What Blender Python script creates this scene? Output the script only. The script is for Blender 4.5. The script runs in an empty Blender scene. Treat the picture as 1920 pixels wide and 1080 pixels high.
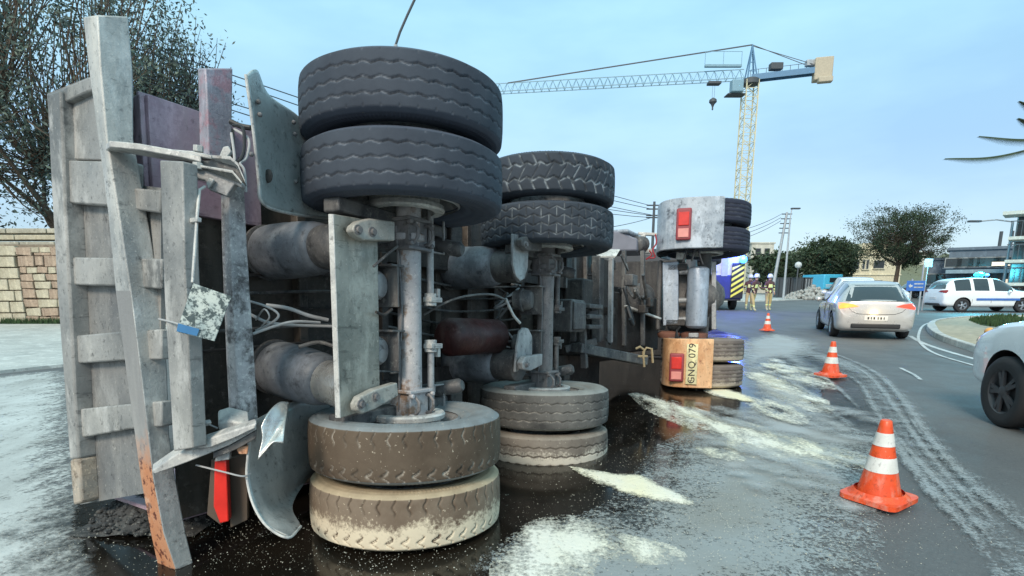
import bpy, bmesh, math, random
import numpy as np
from mathutils import Vector, Matrix, Euler
from mathutils.bvhtree import BVHTree
from math import pi, sin, cos, radians as RAD
random.seed(7); np.random.seed(7)
scn = bpy.context.scene
COL = scn.collection

# ------------------------------------------------------------------ camera, sky, sun, exposure
FOC, CX, CY, HCAM = 1032.0, 960.0, 720.0, 1.31
TH = math.atan(186.0 / FOC)
CT, ST = cos(TH), sin(TH)
cam_d = bpy.data.cameras.new('camera'); cam = bpy.data.objects.new('camera', cam_d); COL.objects.link(cam)
cam.location = (0, 0, HCAM); cam.rotation_euler = (pi / 2 - TH, 0, 0)
cam_d.sensor_width = 36; cam_d.lens = FOC / 1920 * 36; cam_d.shift_y = 180.0 / 1920
cam_d.clip_start = .05; cam_d.clip_end = 2500
scn.camera = cam
scn.view_settings.view_transform = 'Standard'; scn.view_settings.look = 'None'
scn.view_settings.gamma = 1; scn.view_settings.use_curve_mapping = False
scn.view_settings.exposure = 0.15

SUN_EL, SUN_ROT = RAD(38), RAD(200)
W = bpy.data.worlds.new('World'); scn.world = W; W.use_nodes = True
nt = W.node_tree; nt.nodes.clear()
def N(t, typ, **kw):
    n = t.nodes.new(typ)
    for k, v in kw.items():
        if k in ('operation', 'blend_type', 'data_type', 'noise_dimensions', 'feature', 'distance', 'attribute_name', 'sky_type',
                 'sun_disc', 'sun_elevation', 'sun_rotation', 'air_density', 'dust_density', 'ozone_density', 'altitude', 'vector_type', 'wave_type', 'interpolation_type', 'clamp', 'use_clamp', 'bands_direction', 'rings_direction'):
            setattr(n, k, v)
        else: n.inputs[k.replace('_', ' ') if k.replace('_', ' ') in n.inputs else k].default_value = v
    return n
def ramp(t, fac, stops, interp='LINEAR'):
    r = t.nodes.new('ShaderNodeValToRGB'); e = r.color_ramp.elements; r.color_ramp.interpolation = interp
    while len(e) > 1: e.remove(e[-1])
    e[0].position = stops[0][0]; e[0].color = (*stops[0][1], 1) if len(stops[0][1]) == 3 else stops[0][1]
    for p, c in stops[1:]:
        q = e.new(p); q.color = (*c, 1) if len(c) == 3 else c
    t.links.new(fac, r.inputs[0]); return r
tc = N(nt, 'ShaderNodeTexCoord'); sx = N(nt, 'ShaderNodeSeparateXYZ'); nt.links.new(tc.outputs['Generated'], sx.inputs[0])
sky = N(nt, 'ShaderNodeTexSky', sky_type='NISHITA', sun_disc=False, sun_elevation=SUN_EL, sun_rotation=SUN_ROT, dust_density=2.0)
grad = ramp(nt, sx.outputs['Z'], [(0, (.56, .74, .82)), (.08, (.44, .63, .78)), (.2, (.36, .59, .80)), (.38, (.40, .73, .89)), (.6, (.47, .86, .96)), (1, (.50, .88, .97))])
mp = N(nt, 'ShaderNodeMapping'); mp.inputs['Scale'].default_value = (1, 1, 3.2); nt.links.new(tc.outputs['Generated'], mp.inputs[0])
cn = N(nt, 'ShaderNodeTexNoise', Scale=2.3, Detail=5.0, Roughness=.5); nt.links.new(mp.outputs[0], cn.inputs['Vector'])
cr = ramp(nt, cn.outputs[0], [(.36, (.80, .84, .88)), (.50, (.97, .97, .98)), (.64, (1.17, 1.11, 1.06))])
mul = N(nt, 'ShaderNodeMix', data_type='RGBA', blend_type='MULTIPLY'); mul.inputs[0].default_value = 1
nt.links.new(grad.outputs[0], mul.inputs[6]); nt.links.new(cr.outputs[0], mul.inputs[7])
b1 = N(nt, 'ShaderNodeBackground', Strength=.05); nt.links.new(sky.outputs[0], b1.inputs[0])
b2 = N(nt, 'ShaderNodeBackground', Strength=.88); nt.links.new(mul.outputs[2], b2.inputs[0])
ad = N(nt, 'ShaderNodeAddShader'); nt.links.new(b1.outputs[0], ad.inputs[0]); nt.links.new(b2.outputs[0], ad.inputs[1])
wo = N(nt, 'ShaderNodeOutputWorld'); nt.links.new(ad.outputs[0], wo.inputs[0])
sd = bpy.data.lights.new('sun', 'SUN'); sd.energy = 2.3; sd.angle = RAD(16); sd.color = (1, .86, .70)
sun = bpy.data.objects.new('sun', sd); COL.objects.link(sun)
# sun azimuth: behind the camera, a little to the left
sdir = Vector((sin(SUN_ROT) * cos(SUN_EL), cos(SUN_ROT) * cos(SUN_EL), sin(SUN_EL)))
sun.rotation_euler = sdir.to_track_quat('Z', 'Y').to_euler()

# ------------------------------------------------------------------ measuring helpers (photo measurements -> metres)
def P(px, py, Y):
    k = (CY - py) / FOC; w = Y * (k * CT - ST) / (CT + k * ST)
    return Vector(((px - CX) / FOC * (Y * CT - w * ST), Y, w + HCAM))
def onz(px, py, z=0.0):
    k = (CY - py) / FOC; w = z - HCAM; Y = w * (CT + k * ST) / (k * CT - ST)
    return Vector(((px - CX) / FOC * (Y * CT - w * ST), Y, z))
def frame(org, phi, tilt=(.01, .075)):
    s = Vector((tilt[0], tilt[1], 1)).normalized(); a = Vector((sin(phi), cos(phi), 0)); a = (a - s * a.dot(s)).normalized(); u = s.cross(a)
    M = Matrix((a, u, s)).transposed().to_4x4(); M.translation = Vector(org); return M
def loc(M, p): return M.inverted() @ Vector(p)
def on_local(M, px, py, axis, val):
    """point where the line of sight meets the local plane axis=val, in local coordinates"""
    p0 = loc(M, (0, 0, HCAM)); p1 = loc(M, P(px, py, 5.0)); d = p1 - p0
    return p0 + d * ((val - p0[axis]) / d[axis])

# ------------------------------------------------------------------ materials
MATS = {}
def newmat(name):
    m = bpy.data.materials.new(name); m.use_nodes = True; t = m.node_tree; t.nodes.clear()
    b = N(t, 'ShaderNodeBsdfPrincipled'); o = N(t, 'ShaderNodeOutputMaterial'); t.links.new(b.outputs[0], o.inputs[0])
    MATS[name] = m; return m, t, b
def mixc(t, f, a, b):
    m = N(t, 'ShaderNodeMix', data_type='RGBA')
    if hasattr(f, 'type'): t.links.new(f, m.inputs[0])
    else: m.inputs[0].default_value = f
    for i, c in ((6, a), (7, b)):
        if hasattr(c, 'type'): t.links.new(c, m.inputs[i])
        else: m.inputs[i].default_value = (*c, 1)
    return m.outputs[2]
def math_(t, op, a, b=None, clamp=False):
    m = N(t, 'ShaderNodeMath', operation=op); m.use_clamp = clamp
    for i, c in ((0, a), (1, b)):
        if c is None: continue
        if hasattr(c, 'type'): t.links.new(c, m.inputs[i])
        else: m.inputs[i].default_value = c
    return m.outputs[0]
def noise(t, scale, detail=4, rough=.55, sc=(1, 1, 1), coord='Object', w=None):
    c = N(t, 'ShaderNodeTexCoord'); v = c.outputs['Object' if coord == 'World' else coord]
    if coord == 'World':
        g = N(t, 'ShaderNodeNewGeometry'); v = g.outputs['Position']
    mp = N(t, 'ShaderNodeMapping'); mp.inputs['Scale'].default_value = sc; t.links.new(v, mp.inputs[0])
    if w is not None: mp.inputs['Location'].default_value = (w, w * 1.7, w * .3)
    n = N(t, 'ShaderNodeTexNoise', Scale=scale, Detail=detail, Roughness=rough); t.links.new(mp.outputs[0], n.inputs['Vector'])
    return n.outputs[0]
def bump(t, b, h, strength=.3, dist=.01):
    n = N(t, 'ShaderNodeBump', Strength=strength, Distance=dist); t.links.new(h, n.inputs['Height']); t.links.new(n.outputs[0], b.inputs['Normal'])
def plain(name, c, rough=.5, metal=0.0, emit=None, es=0, coat=0, trans=0, alpha=1, var=.12):
    m, t, b = newmat(name)
    n = noise(t, 6, 5)
    dark = tuple(x * (1 - var) for x in c); lite = tuple(min(1, x * (1 + var)) for x in c)
    r = ramp(t, n, [(.3, dark), (.7, lite)]); t.links.new(r.outputs[0], b.inputs['Base Color'])
    rr = N(t, 'ShaderNodeMapRange'); t.links.new(n, rr.inputs[0]); rr.inputs[3].default_value = max(0, rough - .06); rr.inputs[4].default_value = min(1, rough + .08); t.links.new(rr.outputs[0], b.inputs['Roughness'])
    b.inputs['Metallic'].default_value = metal
    b.inputs['Coat Weight'].default_value = coat; b.inputs['Transmission Weight'].default_value = trans
    if emit: b.inputs['Emission Color'].default_value = (*emit, 1); b.inputs['Emission Strength'].default_value = es
    return m
def grime(name, c1, c2, speck=(.45, .43, .38), dark=(.03, .028, .025), rough=.55, metal=.0, scale=3.0, sp=.62, dk=.36, streak=(1, 1, .15), bs=.35, rust=None):
    """dirty worn metal: two tones, pale dust specks, dark oily blotches, streaks"""
    m, t, b = newmat(name)
    n1 = noise(t, scale, 6, .62); n2 = noise(t, scale * 2.4, 5, .6, streak, w=3.1); n3 = noise(t, 55, 3, .7, w=5.0); n4 = noise(t, 9, 6, .7, w=9.0)
    c = mixc(t, ramp(t, n1, [(.36, (0, 0, 0)), (.62, (1, 1, 1))]).outputs[0], c1, c2)
    c = mixc(t, ramp(t, n2, [(.5, (0, 0, 0)), (.72, (.55, .55, .55))]).outputs[0], c, speck)
    c = mixc(t, ramp(t, n3, [(sp - .04, (0, 0, 0)), (sp + .06, (.8, .8, .8))]).outputs[0], c, speck)
    c = mixc(t, ramp(t, n4, [(dk - .08, (.9, .9, .9)), (dk + .03, (0, 0, 0))]).outputs[0], c, dark)
    if rust:
        n5 = noise(t, 5, 6, .7, w=14.0); c = mixc(t, ramp(t, n5, [(.52, (0, 0, 0)), (.6, (.9, .9, .9))]).outputs[0], c, rust)
    t.links.new(c, b.inputs['Base Color']); b.inputs['Metallic'].default_value = metal
    rr = ramp(t, n2, [(.3, (rough - .15,) * 3), (.7, (min(1, rough + .2),) * 3)]); t.links.new(rr.outputs[0], b.inputs['Roughness'])
    n6 = noise(t, 16, 6, .75, w=21.0); n7 = noise(t, 2.6, 7, .72, (1.6, 1.6, .8), w=27.0)
    c = mixc(t, ramp(t, n6, [(.32, (.8,) * 3), (.42, (0, 0, 0)), (.58, (0, 0, 0)), (.68, (.5,) * 3)]).outputs[0], c, tuple(x * .35 for x in c1) if sum(c1) > .3 else speck)
    c = mixc(t, ramp(t, n7, [(.53, (0, 0, 0)), (.62, (.7,) * 3)]).outputs[0], c, tuple(min(1, x * 1.4) for x in c2))
    n9 = noise(t, 9, 5, .7, (.5, 5, 3), w=33.0); c = mixc(t, ramp(t, n9, [(.60, (0, 0, 0)), (.66, (.5,) * 3)]).outputs[0], c, tuple(x * .4 for x in c1))
    t.links.new(c, b.inputs['Base Color'])
    h = math_(t, 'ADD', math_(t, 'ADD', math_(t, 'MULTIPLY', n1, .7), math_(t, 'MULTIPLY', n3, .2)), math_(t, 'MULTIPLY', n6, .6)); bump(t, b, h, bs * 1.5, .012)
    return m
def rubber(name, base, dust, groove, powder=None, pz=0.0, amt=.45, rough=.8, sidecol=None, gk=1.0):
    m, t, b = newmat(name)
    n1 = noise(t, 7, 6, .65); n2 = noise(t, 60, 3, .7, w=2.0); n5 = noise(t, 2.2, 4, .6, w=7.0)
    f = ramp(t, n1, [(.35, (0, 0, 0)), (.75, (amt,) * 3)]).outputs[0]
    c = mixc(t, f, base, dust)
    c = mixc(t, ramp(t, n5, [(.4, (0, 0, 0)), (.7, (.35,) * 3)]).outputs[0], c, dust)
    at = N(t, 'ShaderNodeAttribute', attribute_name='groove')
    side = N(t, 'ShaderNodeAttribute', attribute_name='side')
    c = mixc(t, math_(t, 'MULTIPLY', side.outputs['Fac'], math_(t, 'ADD', n1, .25 if sidecol else .05)), c, sidecol or dust)
    g = math_(t, 'MULTIPLY', at.outputs['Fac'], ramp(t, n1, [(.35, (.12 * gk,) * 3), (.62, (gk,) * 3)]).outputs[0])
    c = mixc(t, math_(t, 'MULTIPLY', at.outputs['Fac'], .8), c, tuple(x * .3 for x in base))
    n8 = noise(t, 14, 4, .6, w=12.0); c = mixc(t, math_(t, 'MULTIPLY', g, ramp(t, n8, [(.44, (.18,) * 3), (.56, (1, 1, 1))]).outputs[0]), c, groove)
    if powder:
        cc = N(t, 'ShaderNodeTexCoord'); s = N(t, 'ShaderNodeSeparateXYZ'); t.links.new(cc.outputs['Object'], s.inputs[0])
        z = math_(t, 'ADD', math_(t, 'MULTIPLY', s.outputs['Z'], -9.0), pz)
        z = math_(t, 'ADD', z, math_(t, 'MULTIPLY', n1, 2.2)); z = math_(t, 'ADD', z, math_(t, 'MULTIPLY', n2, 1.6))
        z = math_(t, 'SUBTRACT', z, math_(t, 'MULTIPLY', at.outputs['Fac'], 1.0))
        f = ramp(t, math_(t, 'MULTIPLY', z, .25), [(.48, (0, 0, 0)), (.62, (.95,) * 3)]).outputs[0]
        c = mixc(t, f, c, powder)
        sp = ramp(t, n2, [(.66, (0, 0, 0)), (.7, (.8,) * 3)]).outputs[0]; c = mixc(t, sp, c, powder)
    t.links.new(c, b.inputs['Base Color']); b.inputs['Roughness'].default_value = rough; b.inputs['Specular IOR Level'].default_value = .35
    bump(t, b, math_(t, 'ADD', n1, math_(t, 'MULTIPLY', n2, .4)), .25, .006)
    return m

plain('steel_dark', (.045, .047, .052), .55, .2)
plain('glass_car', (.02, .026, .03), .06, 0, coat=1)
plain('car_tyre', (.025, .025, .027), .8)
plain('alloy', (.42, .44, .47), .35, .8)
plain('black_plastic', (.02, .02, .022), .5)
grime('beam_grey', (.24, .25, .25), (.50, .50, .48), (.70, .68, .62), (.10, .10, .10), .45, .2, 3.0, .66, .36, (1, 1, .1))
grime('warm_lit_orange', (.55, .20, .09), (.62, .33, .18), (.75, .55, .4), (.12, .03, .015), .5, 0, 6, .66, .42)  # warm light on the low rear parts, painted in as orange
grime('gate_grey', (.15, .155, .155), (.38, .375, .36), (.55, .54, .5), (.12, .12, .12), .6, .1, 1.6, .68, .30, (1, 1, .4))
grime('gate_recess', (.14, .145, .15), (.23, .23, .225), (.42, .41, .38), (.06, .06, .06), .65, .05, 3, .66, .33)
grime('gate_foot', (.40, .33, .26), (.30, .28, .25), (.66, .55, .42), (.08, .05, .03), .6, 0, 5, .6, .42)
grime('body_floor', (.030, .025, .022), (.065, .052, .042), (.17, .15, .13), (.012, .01, .01), .5, .1, 2.0, .68, .42)
grime('red_paint', (.33, .21, .27), (.42, .31, .37), (.42, .36, .38), (.12, .06, .08), .5, 0, 3, .68, .3)
grime('plate_grey', (.17, .18, .16), (.34, .34, .30), (.62, .61, .54), (.10, .10, .09), .36, .35, 2.6, .68, .34, (1, 1, .12))
grime('clamp_grey', (.30, .29, .26), (.44, .42, .38), (.6, .56, .48), (.10, .09, .08), .5, .2, 8, .64, .36)
grime('axle_grey', (.36, .35, .36), (.47, .46, .47), (.66, .62, .58), (.06, .055, .05), .6, .1, 5, .62, .37, rust=(.25, .15, .09))
grime('axle_dark', (.13, .13, .14), (.20, .19, .19), (.32, .30, .28), (.04, .035, .03), .6, .1, 5, .66, .38)
grime('post_speckled', (.30, .29, .30), (.55, .53, .54), (.76, .74, .72), (.08, .07, .07), .5, .1, 7, .58, .46)
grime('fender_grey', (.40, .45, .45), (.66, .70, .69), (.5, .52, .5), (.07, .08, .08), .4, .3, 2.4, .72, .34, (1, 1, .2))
grime('bracket_pale', (.34, .34, .34), (.58, .57, .54), (.72, .70, .64), (.14, .12, .11), .5, .1, 7, .64, .36)
grime('airbag_rubber', (.10, .11, .125), (.20, .21, .235), (.36, .37, .38), (.02, .02, .022), .5, 0, 4, .72, .36, (.2, 1, 1))
grime('piston_steel', (.50, .50, .50), (.62, .60, .56), (.7, .68, .6), (.2, .15, .1), .3, .7, 5, .7, .3)
grime('under_dark', (.022, .020, .021), (.05, .043, .040), (.13, .12, .11), (.01, .01, .01), .6, .2, 4, .68, .4)
grime('under_mid', (.065, .066, .072), (.125, .12, .118), (.30, .29, .27), (.03, .03, .03), .6, .2, 5, .66, .4)
grime('chamber_grey', (.25, .25, .26), (.38, .38, .38), (.55, .54, .52), (.05, .05, .05), .5, .3, 7, .66, .38)
grime('tank_red', (.035, .010, .010), (.06, .016, .015), (.12, .07, .06), (.02, .01, .01), .45, .1, 4, .72, .38)
grime('guard_white', (.24, .28, .33), (.44, .48, .53), (.62, .64, .66), (.10, .11, .13), .45, 0, 4, .66, .42, (1, 1, .25))
grime('guard_warm_lit', (.60, .29, .13), (.74, .44, .24), (.88, .70, .46), (.30, .11, .05), .55, 0, 4, .70, .39, (1, 1, .25))  # lower mudguard: its orange is warm light painted into the base
grime('tank_blue_grey', (.30, .35, .42), (.38, .43, .50), (.5, .53, .56), (.12, .12, .14), .4, .3, 4, .74, .3)
def mk_scrawl():
    m, t, b = newmat('dirt_plate'); n = noise(t, 30, 5, .7); n2 = noise(t, 75, 3, .7, (1, .5, 1), w=3); n3 = noise(t, 9, 4, .6, w=6)
    c = mixc(t, ramp(t, n3, [(.4, (0, 0, 0)), (.6, (1, 1, 1))]).outputs[0], (.34, .42, .42), (.54, .60, .56))
    c = mixc(t, ramp(t, n, [(.44, (.95,) * 3), (.50, (0, 0, 0))]).outputs[0], c, (.035, .06, .065)); c = mixc(t, ramp(t, n2, [(.40, (.8,) * 3), (.46, (0, 0, 0))]).outputs[0], c, (.08, .11, .12))
    t.links.new(c, b.inputs['Base Color']); b.inputs['Roughness'].default_value = .45; bump(t, b, n, .3, .004)
mk_scrawl()
rubber('tyre_up', (.034, .043, .060), (.075, .090, .115), (.30, .34, .40), gk=.75, sidecol=(.085, .10, .135))
rubber('tyre_up2', (.030, .038, .050), (.07, .085, .11), (.33, .38, .42), amt=.3)
rubber('tyre_brown_lit', (.072, .050, .034), (.19, .145, .105), (.52, .47, .40), powder=(.62, .54, .42), pz=-2.4, sidecol=(.27, .31, .33))  # brown base also carries the warm light on the low tyres
rubber('tyre_powder_lit', (.13, .09, .062), (.36, .29, .22), (.20, .16, .12), powder=(.72, .62, .46), pz=.1, sidecol=(.56, .45, .30))  # absorbent powder, with warm low light mixed into its tan
rubber('tyre_powder_grey', (.12, .10, .085), (.36, .32, .27), (.22, .19, .15), powder=(.60, .55, .46), pz=.3)
rubber('tyre_dusty', (.045, .045, .045), (.27, .26, .24), (.42, .40, .36), powder=(.5, .48, .42), pz=-2.6, sidecol=(.34, .35, .33))
rubber('tyre_far', (.020, .024, .045), (.05, .055, .08), (.10, .11, .14), amt=.3)
rubber('tyre_far_low', (.14, .11, .10), (.27, .23, .20), (.4, .36, .3), powder=(.45, .38, .3), pz=-.4)

# ------------------------------------------------------------------ mesh helpers
class MB:
    def __init__(s): s.v = []; s.f = []; s.mi = []; s.cur = 0
    def add(s, vs, fs, mi=None):
        o = len(s.v); s.v += [tuple(v) for v in vs]; s.f += [tuple(i + o for i in f) for f in fs]; s.mi += [s.cur if mi is None else mi] * len(fs); return s
    def box(s, c, d, R=None):
        hx, hy, hz = d[0] / 2, d[1] / 2, d[2] / 2; c = Vector(c); R = R or Matrix.Identity(3)
        vs = [c + R @ Vector((x * hx, y * hy, z * hz)) for x in (-1, 1) for y in (-1, 1) for z in (-1, 1)]
        return s.add(vs, [(0, 1, 3, 2), (4, 6, 7, 5), (0, 4, 5, 1), (2, 3, 7, 6), (0, 2, 6, 4), (1, 5, 7, 3)])
    def beam(s, p, q, w, h, up=(0, 0, 1)):
        p, q = Vector(p), Vector(q); z = (q - p); L = z.length; z.normalize(); up = Vector(up)
        if abs(z.dot(up)) > .98: up = Vector((0, 1, 0))
        x = up.cross(z).normalized(); y = z.cross(x); R = Matrix((x, y, z)).transposed()
        return s.box((p + q) / 2, (w, h, L), R)
    def cyl(s, p, q, r, r2=None, n=20, cap=True):
        p, q = Vector(p), Vector(q); r2 = r if r2 is None else r2; z = (q - p).normalized()
        x = z.orthogonal().normalized(); y = z.cross(x); vs = []
        for c, rr in ((p, r), (q, r2)): vs += [c + (x * cos(2 * pi * i / n) + y * sin(2 * pi * i / n)) * rr for i in range(n)]
        fs = [(i, (i + 1) % n, n + (i + 1) % n, n + i) for i in range(n)]
        if cap: fs += [tuple(range(n))[::-1], tuple(range(n, 2 * n))]
        return s.add(vs, fs)
    def lathe(s, p, axis, prof, n=28, cap=True):
        """prof: (radius, distance along the axis)"""
        p = Vector(p); z = Vector(axis).normalized(); x = z.orthogonal().normalized(); y = z.cross(x); vs = []
        for r, h in prof: vs += [p + z * h + (x * cos(2 * pi * i / n) + y * sin(2 * pi * i / n)) * max(r, 1e-4) for i in range(n)]
        fs = []
        for k in range(len(prof) - 1): fs += [(k * n + i, k * n + (i + 1) % n, (k + 1) * n + (i + 1) % n, (k + 1) * n + i) for i in range(n)]
        if cap: fs += [tuple(range(n))[::-1], tuple(range((len(prof) - 1) * n, len(prof) * n))]
        return s.add(vs, fs)
    def tube(s, pts, r, n=8, r2=None):
        pts = [Vector(p) for p in pts]; m = len(pts); vs = []; px = None
        for i, p in enumerate(pts):
            t = (pts[min(i + 1, m - 1)] - pts[max(i - 1, 0)]).normalized()
            x = t.orthogonal().normalized() if px is None else (px - t * px.dot(t)).normalized(); px = x; y = t.cross(x)
            rr = (r[i] if isinstance(r, (list, tuple)) else (r if r2 is None else r + (r2 - r) * i / (m - 1)))
            vs += [p + (x * cos(2 * pi * j / n) + y * sin(2 * pi * j / n)) * rr for j in range(n)]
        fs = [(k * n + j, k * n + (j + 1) % n, (k + 1) * n + (j + 1) % n, (k + 1) * n + j) for k in range(m - 1) for j in range(n)]
        fs += [tuple(range(n))[::-1], tuple(range((m - 1) * n, m * n))]
        return s.add(vs, fs)
    def prism(s, poly, off):
        """closed polygon of 3D points extruded by the vector off"""
        poly = [Vector(p) for p in poly]; off = Vector(off); n = len(poly)
        return s.add(poly + [p + off for p in poly], [tuple(range(n))[::-1], tuple(range(n, 2 * n))] + [(i, (i + 1) % n, n + (i + 1) % n, n + i) for i in range(n)])
    def quad(s, a, b, c, d): return s.add([a, b, c, d], [(0, 1, 2, 3)])
    def sphere(s, c, r, n=12, m=8, sc=(1, 1, 1)):
        c = Vector(c); vs = [c + Vector((r * sc[0] * sin(pi * j / m) * cos(2 * pi * i / n), r * sc[1] * sin(pi * j / m) * sin(2 * pi * i / n), r * sc[2] * cos(pi * j / m))) for j in range(1, m) for i in range(n)]
        vs += [c + Vector((0, 0, r * sc[2])), c - Vector((0, 0, r * sc[2]))]; a = len(vs) - 2
        fs = [(k * n + i, (k + 1) * n + i, (k + 1) * n + (i + 1) % n, k * n + (i + 1) % n) for k in range(m - 2) for i in range(n)]
        fs += [(i, (i + 1) % n, a) for i in range(n)] + [((m - 2) * n + (i + 1) % n, (m - 2) * n + i, a + 1) for i in range(n)]
        return s.add(vs, fs)
    def mesh(s, name, mats, smooth=None):
        me = bpy.data.meshes.new(name); me.from_pydata(s.v, [], s.f)
        for m in ([mats] if isinstance(mats, str) else mats): me.materials.append(MATS[m])
        if any(s.mi): me.polygons.foreach_set('material_index', s.mi)
        bm = bmesh.new(); bm.from_mesh(me); bmesh.ops.recalc_face_normals(bm, faces=bm.faces); bm.to_mesh(me); bm.free()
        if smooth is not None:
            me.polygons.foreach_set('use_smooth', [True] * len(me.polygons)); me.set_sharp_from_angle(angle=RAD(smooth))
        return me
    def build(s, name, mats, parent=None, bevel=0, smooth=40, seg=2):
        o = bpy.data.objects.new(name, s.mesh(name, mats, smooth)); COL.objects.link(o)
        if parent is not None: o.parent = parent
        if bevel:
            b = o.modifiers.new('bevel', 'BEVEL'); b.width = bevel; b.segments = seg; b.limit_method = 'ANGLE'; b.angle_limit = RAD(35)
        return o
def link(name, me, parent=None, M=None):
    o = bpy.data.objects.new(name, me); COL.objects.link(o)
    if parent is not None: o.parent = parent
    if M is not None: o.matrix_local = M
    return o
def tag(o, label, cat, group=None):
    o['label'] = label; o['category'] = cat
    if group: o['group'] = group
    return o
def empty(name, M, label=None, cat=None, group=None, parent=None):
    o = bpy.data.objects.new(name, None); COL.objects.link(o); o.empty_display_size = .2
    if not isinstance(M, Matrix): M = Matrix.Translation(Vector(M))
    if parent is not None: o.parent = parent
    o.matrix_local = M
    if label: tag(o, label, cat, group)
    return o
def struct(o, kind='structure'): o['kind'] = kind; return o
def catmull(pts, k):
    """smooth polyline through pts, k steps per span (works on numpy rows)"""
    p = np.array(pts, float); p = np.vstack([2 * p[0] - p[1], p, 2 * p[-1] - p[-2]]); out = []
    for i in range(1, len(p) - 2):
        for j in range(k):
            t = j / k; out.append(.5 * ((2 * p[i]) + (-p[i - 1] + p[i + 1]) * t + (2 * p[i - 1] - 5 * p[i] + 4 * p[i + 1] - p[i + 2]) * t * t + (-p[i - 1] + 3 * p[i] - 3 * p[i + 1] + p[i + 2]) * t ** 3))
    out.append(p[-2]); return np.array(out)
def sheet(ctrl, k=6, th=.006, name='sheet', mat='fender_grey', parent=None, M=None):
    """curved metal sheet through a grid of control points, with thickness"""
    g = np.array([[list(p) for p in row] for row in ctrl], float)
    a = np.array([catmull(row, k) for row in g]); b = np.array([catmull(a[:, j], k) for j in range(a.shape[1])]).transpose(1, 0, 2)
    R, C = b.shape[:2]; mb = MB(); vs = [Vector(x) for x in b.reshape(-1, 3)]
    if M is not None: vs = [M @ v for v in vs]
    mb.add(vs, [(i * C + j, i * C + j + 1, (i + 1) * C + j + 1, (i + 1) * C + j) for i in range(R - 1) for j in range(C - 1)])
    o = mb.build(name, mat, parent, smooth=60)
    s = o.modifiers.new('solid', 'SOLIDIFY'); s.thickness = th; s.offset = 0
    return o
plain('hook_lit_yellow', (.40, .30, .17), .6)  # yellow light falling on this bracket, painted into its colour
grime('red_grey', (.24, .23, .28), (.34, .34, .40), (.50, .48, .52), (.10, .07, .08), .45, .1, 4, .66, .36, (1, 1, .1), rust=(.36, .20, .24))
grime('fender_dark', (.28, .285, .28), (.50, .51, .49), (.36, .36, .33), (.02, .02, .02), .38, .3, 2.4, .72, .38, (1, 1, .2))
plain('lens_red', (.72, .03, .02), .3, var=.25)
plain('flap_brown', (.10, .075, .055), .6)
plain('badge_blue', (.05, .2, .42), .5)
plain('cable_pale', (.42, .42, .42), .6)
grime('cone_red', (.78, .075, .018), (.84, .11, .03), (.62, .42, .34), (.30, .05, .02), .42, 0, 7, .70, .36, (1, 1, .3), .12)
grime('cone_white', (.66, .66, .62), (.80, .80, .77), (.84, .84, .8), (.3, .29, .27), .35, 0, 7, .74, .36, (1, 1, .3), .1)
grime('plate_yellow', (.58, .52, .28), (.72, .66, .38), (.7, .62, .5), (.25, .18, .1), .5, 0, 14, .66, .40, (1, 1, 1), .1)
plain('plate_text', (.03, .03, .03), .5)
plain('plate_white', (.70, .70, .68), .4)
plain('car_silver', (.56, .54, .52), .28, .35, coat=.8, var=.03)
plain('car_white', (.84, .87, .88), .25, coat=.8, var=.03)
plain('car_dark', (.05, .06, .08), .25, coat=.8)
plain('lamp_orange', (.7, .15, .03), .3, emit=(1, .24, .04), es=2.2)
plain('lamp_red', (.6, .03, .02), .3, emit=(1, .07, .03), es=1.5)
plain('lamp_white', (.8, .8, .7), .3, emit=(1, .9, .6), es=3)
plain('beacon_blue', (.05, .1, .9), .3, emit=(.02, .08, 1), es=14)
plain('beacon_core', (.1, .3, 1), .3, emit=(.06, .30, 1), es=3.2)
plain('beacon_cyan', (.05, .7, .9), .3, emit=(.02, .62, .95), es=1.6)
plain('shop_light', (.8, .7, .55), .5, emit=(1, .82, .6), es=.9)
plain('fire_white', (.55, .56, .62), .4)
plain('fire_blue', (.03, .04, .18), .4)
plain('chev_yellow', (.78, .70, .10), .45)
plain('jacket', (.10, .045, .04), .8)
plain('trousers', (.52, .40, .18), .85)
plain('reflective', (.75, .78, .30), .4)
plain('boots', (.45, .42, .25), .7)
plain('helmet', (.72, .72, .72), .35)
plain('skin', (.45, .28, .2), .6)
plain('hair', (.05, .035, .03), .8)
plain('van_blue', (.07, .45, .68), .35)
plain('sign_blue', (.05, .16, .50), .45)
plain('mast_yellow', (.62, .58, .40), .5)
plain('jib_blue', (.10, .22, .36), .5)
plain('jib_pale', (.22, .36, .44), .5)
plain('counterweight', (.48, .42, .32), .8)
plain('galv', (.42, .44, .46), .5, .3)
plain('pole_dark', (.07, .08, .09), .6)
plain('wire_dark', (.05, .06, .07), .6)
grime('concrete_wall', (.30, .28, .22), (.40, .38, .31), (.52, .50, .42), (.12, .11, .09), .85, 0, 1.4, .7, .3, (1, 1, .3))
grime('stone_a', (.36, .31, .22), (.48, .43, .32), (.6, .56, .46), (.14, .11, .08), .85, 0, 4, .66, .32)
grime('stone_b', (.27, .19, .14), (.40, .30, .22), (.58, .48, .38), (.10, .06, .04), .85, 0, 5, .66, .34)
grime('mortar', (.17, .13, .10), (.24, .2, .15), (.3, .27, .2), (.05, .04, .03), .9, 0, 5, .7, .34)
grime('pavement', (.40, .41, .39), (.52, .53, .50), (.66, .66, .62), (.2, .2, .19), .75, 0, .8, .7, .28, (1, 1, 1))
grime('kerb', (.40, .40, .38), (.52, .52, .49), (.62, .62, .58), (.16, .16, .15), .8, 0, 3, .7, .3, (1, 1, 1))
grime('render_cream', (.60, .54, .38), (.66, .60, .44), (.7, .66, .52), (.35, .31, .22), .85, 0, .5, .8, .24, (1, 1, .2))
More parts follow.
